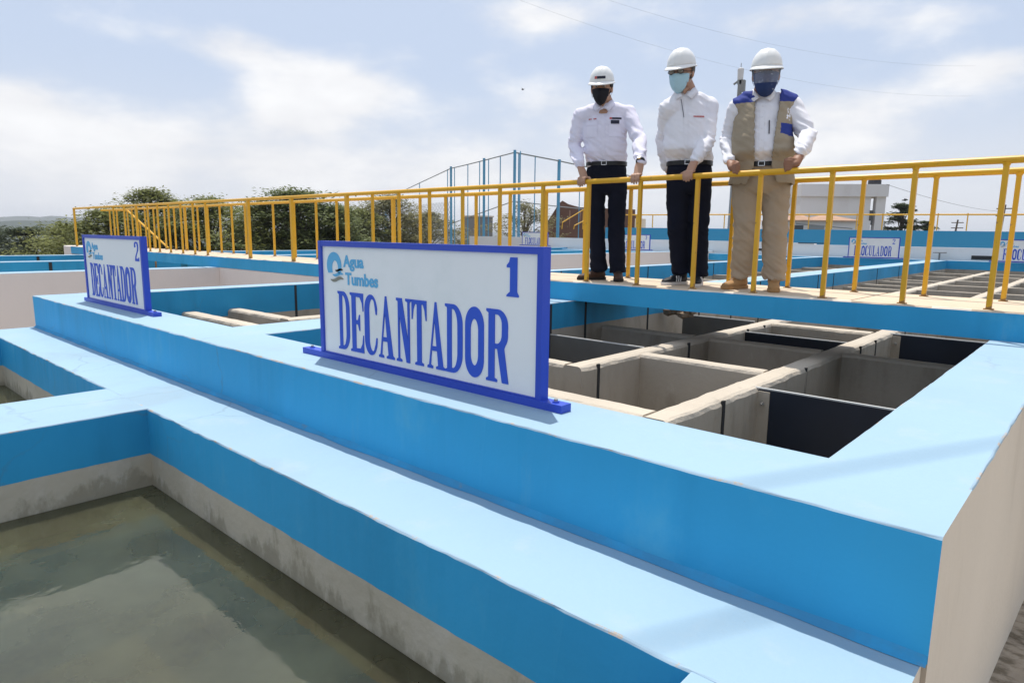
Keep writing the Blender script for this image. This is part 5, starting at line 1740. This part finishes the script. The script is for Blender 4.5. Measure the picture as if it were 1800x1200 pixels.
    kill = [f for f in bm.faces if ((f.calc_center_median() - hc).dot(HU) < .012 + .06 * max(0, (f.calc_center_median() - hc).dot(HF) * 8) or (f.calc_center_median() - hc).dot(HF) > .052) and not ((f.calc_center_median() - hc).dot(HF) < .0 and (f.calc_center_median() - hc).dot(HU) > -.055)]
    bmesh.ops.delete(bm, geom=kill, context='FACES')
    bm.to_mesh(me); bm.free()
    for p in me.polygons: p.use_smooth = True
    hair_o = link('hair', me, root)
    so_ = hair_o.modifiers.new('t', 'SOLIDIFY'); so_.thickness = .006
    # mask
    mk = MB()
    mm = S['mask']
    rows = 9; cols = 15
    ztop = S.get('mask_top', .004); zbot = S.get('mask_bot', -.118)
    wid = S.get('mask_w', 1.0)
    for j in range(rows):
        f = j / (rows - 1)
        z_ = ztop + (zbot - ztop) * f
        for i in range(cols):
            g = -1 + 2 * i / (cols - 1)
            th = g * radians(S.get('mask_ang', 68)) * (1 - .10 * f - .38 * f ** 3)
            rad_x = (.080 - .008 * f) * hs * wid
            rad_f = (.094 - .004 * f - .030 * max(0, f - .78) / .22) * hs
            nose = .026 * exp(-(g * 3.2) ** 2) * (1 - abs(f - .22) * 1.1) if f < .95 else 0
            cup = S.get('cup', .012) * cos(g * pi / 2) * sin(pi * min(1, f * .9 + .1))
            zf = z_ - .012 * (1 - abs(g)) * (f > .7) + (.008 * (1 - abs(g)) if j == 0 else 0)
            pleat = (.0022 * (1 if j % 2 else -1)) if S.get('pleats') and 1 < j < 7 else 0
            p_ = hc + HR_ * sin(th) * rad_x + HF * (cos(th) * rad_f + nose + cup + .004 + pleat) + HU * (zf * hs + .016 * abs(g) ** 3 * (f > .6) * hs)
            mk.v.append(tuple(p_))
    for j in range(rows - 1):
        for i in range(cols - 1):
            a = j * cols + i
            mk.face((a, a + 1, a + cols + 1, a + cols), mm)
    mo = mk.build('face_mask', parent=root, smooth=True)
    sd_ = mo.modifiers.new('t', 'SOLIDIFY'); sd_.thickness = .003
    for s in (-1, 1):
        for zz in (-.015, -.075):
            b = MB(); b.tube([hc + HR_ * s * .070 * hs + HF * .035 + HU * zz, hc + HR_ * s * .086 * hs - HF * .015 + HU * (zz * .4 + .002)], .0016, 'sole_white' if S.get('pleats') else mm, n=5)
            b.build('ear_loop', parent=mo)
    # glasses / visor
    if S.get('glasses'):
        g_ = MB()
        for s in (-1, 1):
            c = hc + HR_ * s * .034 * hs + HF * .106 * hs + HU * .016
            P_ = [c + HR_ * .026 * cos(a * pi / 8) + HU * .017 * sin(a * pi / 8) for a in range(17)]
            g_.tube(P_, .0022, 'print_dark', n=5, caps=False)
            g_.tube([c + HR_ * s * .027, hc + HR_ * s * .083 * hs - HF * .01 + HU * .008], .0022, 'print_dark', n=5)
        g_.tube([hc + HR_ * .009 + HF * .110 * hs + HU * .018, hc - HR_ * .009 + HF * .110 * hs + HU * .018], .0022, 'print_dark', n=5)
        go = g_.build('glasses', parent=root)
        l_ = MB()
        for s in (-1, 1):
            c = hc + HR_ * s * .034 * hs + HF * .105 * hs + HU * .016
            k0 = len(l_.v)
            for a in range(16): l_.v.append(tuple(c + HR_ * .025 * cos(a * pi / 8) + HU * .016 * sin(a * pi / 8)))
            l_.face([k0 + a for a in range(16)], 'lens_clear')
        l_.build('lens', parent=go, fix=False)
    if S.get('visor'):
        v_ = MB(); cols = 13
        for j in range(6):
            for i in range(cols):
                g = -1 + 2 * i / (cols - 1); th = g * radians(70)
                v_.v.append(tuple(hc + HR_ * sin(th) * .090 * hs + HF * (cos(th) * .122 * hs + .012) + HU * (.050 - .110 * j / 5)))
        for j in range(5):
            for i in range(cols - 1):
                a = j * cols + i; v_.face((a, a + 1, a + cols + 1, a + cols), 'visor_clear')
        v_.build('face_shield', parent=root, smooth=True, fix=False)
    # ---------------- helmet
    HC = hc + HU * (.050 * hs) - HF * .008
    # brim tilts with the head
    hm = MB()
    nu, nv = 40, 12
    rx, ry, rz = .0985 * hs, .122 * hs, S.get('dome', .118) * hs
    for j in range(nv + 1):
        ph = (pi / 2) * j / nv
        for i in range(nu):
            th = 2 * pi * i / nu
            cx, cy = cos(th), sin(th)
            ridge_ = .006 * exp(-(cx * cos(ph) * 9) ** 2) * sin(min(pi, ph * 1.6 + .4)) + .004 * exp(-((abs(cx * cos(ph)) - .38) * 12) ** 2) * sin(ph * 1.5 + .2)
            p_ = HC + HR_ * cx * rx * cos(ph) ** .9 + HF * cy * ry * cos(ph) ** .9 + HU * (sin(ph) * rz + ridge_)
            hm.v.append(tuple(p_))
    for j in range(nv):
        for i in range(nu):
            i2 = (i + 1) % nu
            hm.face((j * nu + i, j * nu + i2, (j + 1) * nu + i2, (j + 1) * nu + i), 'helmet_white')
    hm.face([nv * nu + i for i in range(nu)], 'helmet_white')
    ho = hm.build('helmet', parent=root, smooth=True)
    so2 = ho.modifiers.new('t', 'SOLIDIFY'); so2.thickness = .003; so2.offset = -1
    br = MB()
    for j, (ex, dz_) in enumerate(((0, .004), (.35, .0), (.75, -.005), (1, -.010), (1, -.015), (.5, -.010), (0, -.006))):
        for i in range(nu):
            th = 2 * pi * i / nu
            cx, cy = cos(th), sin(th)
            e_ = .009 + .040 * max(0, cy) ** 2.2
            dr = -.014 * max(0, cy) ** 2
            p_ = HC + HR_ * cx * (rx + e_ * ex) + HF * cy * (ry + e_ * ex) + HU * (dz_ + dr * ex)
            br.v.append(tuple(p_))
    for j in range(6):
        for i in range(nu):
            i2 = (i + 1) % nu
            br.face((j * nu + i, j * nu + i2, (j + 1) * nu + i2, (j + 1) * nu + i), 'helmet_white')
    br.build('brim', parent=ho, smooth=True)
    if S.get('sticker'):
        st = MB()
        for (l0, l1, mm_) in ((-.045, -.024, 'print_red'), (-.023, .050, 'print_dark')):
            k0 = len(st.v)
            N_ = 5
            for i in range(N_):
                l_ = l0 + (l1 - l0) * i / (N_ - 1)
                for z_ in (.026, .048):
                    f = sqrt(max(.01, 1 - (z_ / rz) ** 2)) ** .9
                    yy = ry * f * sqrt(max(.01, 1 - (l_ / (rx * f)) ** 2))
                    st.v.append(tuple(HC + HR_ * l_ + HF * (yy + .003) + HU * z_))
            for i in range(N_ - 1): st.face((k0 + 2 * i, k0 + 2 * i + 2, k0 + 2 * i + 3, k0 + 2 * i + 1), mm_)
        st.build('sticker', parent=ho)
    if S.get('watch'):
        wr = J['wrR']; el = J['elR']; d = (wr - el).normalized()
        b = MB(); b.tube([wr + d * .012, wr + d * .034], .040, 'belt_black', n=16); 
        wo = b.build('watch', parent=root, smooth=True)
        b = MB(); c = wr + d * .022 + (F - d * F.dot(d)).normalized() * .040
        nf = (F - d * F.dot(d)).normalized()
        b.tube([c - nf * .003, c + nf * .007], .019, 'metal_bright', n=16); b.build('watch_face', parent=wo)
    # ---------------- vest
    if S.get('vest'):
        vm = MB()
        g = 1.07
        v0 = wz - Zv * .16
        vm.loft([(v0, R * ww_ * 1.13, F * dep * 1.22), (v0 + Zv * .05, R * ww_ * 1.14, F * dep * 1.22), (wz + Zv * .02, R * ww_ * 1.10, F * (dep * 1.22 + S['belly'] * .4)), (J['belly'] + F * S['belly'] * .5, R * ww_ * 1.12, F * (dep * 1.16 + S['belly'] * .8)),
                 (J['chest'] - Zv * .06 + F * S['belly'] * .35, R * hw * g, F * (dep * 1.14 + S['belly'] * .4)), (J['chest'] + Zv * .04, R * hw * g, F * dep * 1.10), (J['chest'] + Zv * .12, R * hw * .95, F * dep * .95), (nb - Zv * .040, R * .135, F * .10), (nb - Zv * .012, R * .088, F * .085)], 'vest_tan', n=34, power=2.5)
        for s in ('L', 'R'):
            vm.tube([nb - Zv * .070, (nb + J['sh' + s]) / 2 - Zv * .036 + Zv * .01, J['sh' + s] - Zv * .028 + (nb - J['sh' + s]).normalized() * .0], [.080, .090, .092], 'vest_tan', n=18)
        me = remeshed(vm, 'vest', .010, 4, .5)
        displace_cloth(me, .007, 31, lambda p: 1.0 + .8 * (noise.noise(p * 3) > 0))
        bm = bmesh.new(); bm.from_mesh(me)
        def loc(p):
            q = p - wz; return q.dot(R), q.dot(F), p.z
        kill = []
        for f in bm.faces:
            x_, f_, z_ = loc(f.calc_center_median())
            half = .060 + .030 * max(0, min(1, (z_ - wz.z) / .5)) if z_ > wz.z - .02 else .055 + (wz.z - z_) * .35
            if z_ > nb.z - .16: half = .085
            ctr = .01
            if f_ > 0 and abs(x_ - ctr) < half: kill.append(f)
            elif z_ > nb.z - .035 and abs(x_) < .10: kill.append(f)
            elif z_ < v0.z + .008: kill.append(f)
        bmesh.ops.delete(bm, geom=kill, context='FACES')
        bm.to_mesh(me); bm.free()
        me.materials.clear()
        for k in ('vest_tan', 'vest_blue', 'shirt_white'): me.materials.append(MAT[k])
        for p in me.polygons:
            x_, f_, z_ = loc(p.center)
            p.use_smooth = True
            shz = (J['shL'].z + J['shR'].z) / 2
            if z_ > shz + .000 - (.03 if f_ < 0 else 0): p.material_index = 1
            elif .115 < x_ < .245 and ch.z - .075 - (.02 * (x_ - .115) / .13) < z_ < ch.z + .005 and f_ > 0: p.material_index = 1
            elif .150 < x_ < .172 and ch.z + .03 < z_ < ch.z + .125 and f_ > 0 and noise.noise(Vector((x_ * 90, z_ * 60, 1))) > -.05: p.material_index = 2
        vo = link('vest', me, root)
        s_ = vo.modifiers.new('t', 'SOLIDIFY'); s_.thickness = .008; s_.offset = 1
        bvv = BVHTree.FromPolygons([v.co.copy() for v in me.vertices], [tuple(p.vertices) for p in me.polygons])
        def onv(z_, lat, out=.012):
            c = wz + R * lat; c = Vector((c.x, c.y, z_))
            h = bvv.ray_cast(c + F * .6, -F, 1.0)
            return (h[0] + F * out) if h[0] is not None else None
        def vpatch(name, z0, z1, l0, l1, m_, out=.014):
            b = MB(); NZ, NX = 6, 5; ok = True
            for j in range(NZ):
                for i in range(NX):
                    q = onv(z0 + (z1 - z0) * j / (NZ - 1), l0 + (l1 - l0) * i / (NX - 1), out)
                    if q is None: return
                    b.v.append(tuple(q))
            for j in range(NZ - 1):
                for i in range(NX - 1):
                    a = j * NX + i; b.face((a, a + 1, a + NX + 1, a + NX), m_)
            o_ = b.build(name, parent=vo, smooth=True)
            z_ = o_.modifiers.new('t', 'SOLIDIFY'); z_.thickness = .006; z_.offset = -1
        vpatch('vest_pocket', wz.z - .10, wz.z + .06, -.235, -.115, 'vest_tan')
        vpatch('vest_pocket', wz.z - .10, wz.z + .06, .125, .24, 'vest_tan')
        vpatch('vest_pocket', ch.z - .07, ch.z + .05, -.24, -.13, 'vest_tan')
        vpatch('pocket_flap', ch.z + .0, ch.z + .05, -.243, -.127, 'vest_tan', .020)
    return root

person('m1', 'man in lilac-white shirt, navy trousers and black face mask, gripping the rail with both hands', MEN['m1'],
       dict(yaw=radians(24), head_yaw=radians(2), nod=.20, chest_w=.405, waist_w=.365, depth=.225, belly=.010, arm=.92, skin='skin_1', shirt='shirt_lilac', trousers='trouser_navy', thigh=.089, knee=.079, hem=.076, shoe='shoe_brown', sole='sole_dark',
            hair='hair_dark', mask='mask_black', mask_top=-.002, mask_bot=-.112, cup=.026, mask_ang=58, handL='rail', handR='rail', seed=2.0, pockets=True, print='m1', sticker=True, watch=True, head=.98))
person('m2', 'man in white shirt and navy trousers wearing a light blue surgical mask, in the middle', MEN['m2'],
       dict(yaw=radians(22), head_yaw=radians(-14), nod=.22, chest_w=.375, waist_w=.370, depth=.265, belly=.024, arm=.98, skin='skin_2', shirt='shirt_white', trousers='trouser_navy', thigh=.099, knee=.083, hem=.077, shoe='shoe_black', sole='sole_white',
            hair='hair_grey', mask='mask_blue', mask_top=-.004, mask_bot=-.118, cup=.012, mask_ang=66, pleats=True, handL='hang', handR='rail', seed=4.0, print='m2', glasses=True, stripes=True, head=1.02))
person('m3', 'heavily built man in a tan and blue vest and tan trousers, rightmost of the three', MEN['m3'],
       dict(yaw=radians(20), head_yaw=radians(4), nod=.12, chest_w=.40, waist_w=.415, depth=.30, belly=.034, arm=1.0, skin='skin_3', shirt='shirt_white', trousers='trouser_tan', thigh=.110, knee=.096, hem=.084, shoe='boot_tan', sole='boot_tan',
            hair='hair_dark', mask='mask_navy', mask_top=.012, mask_bot=-.125, cup=.012, mask_ang=74, handL='fold', handR='fold', seed=6.0, print='m3', visor=True, vest=True, boot=True, tfold=.010, head=1.0))

# ------------------------------------------------------------------ haze over the valley
mb = MB()
mb.box(-4100, 4100, -3100, 4600, -66, 68, 'glass_dark')
me = mb.mesh('haze')
me.materials.clear()
hm_ = bpy.data.materials.new('haze_air')
hm_.use_nodes = True
nt = hm_.node_tree
nt.nodes.clear()
o_ = nt.nodes.new('ShaderNodeOutputMaterial')
v_ = nt.nodes.new('ShaderNodeVolumePrincipled')
v_.inputs['Color'].default_value = (0.86, 0.90, 0.97, 1)
v_.inputs['Density'].default_value = 0.00030
v_.inputs['Anisotropy'].default_value = 0.2
nt.links.new(v_.outputs[0], o_.inputs['Volume'])
me.materials.append(hm_)
stuff(link('haze', me))
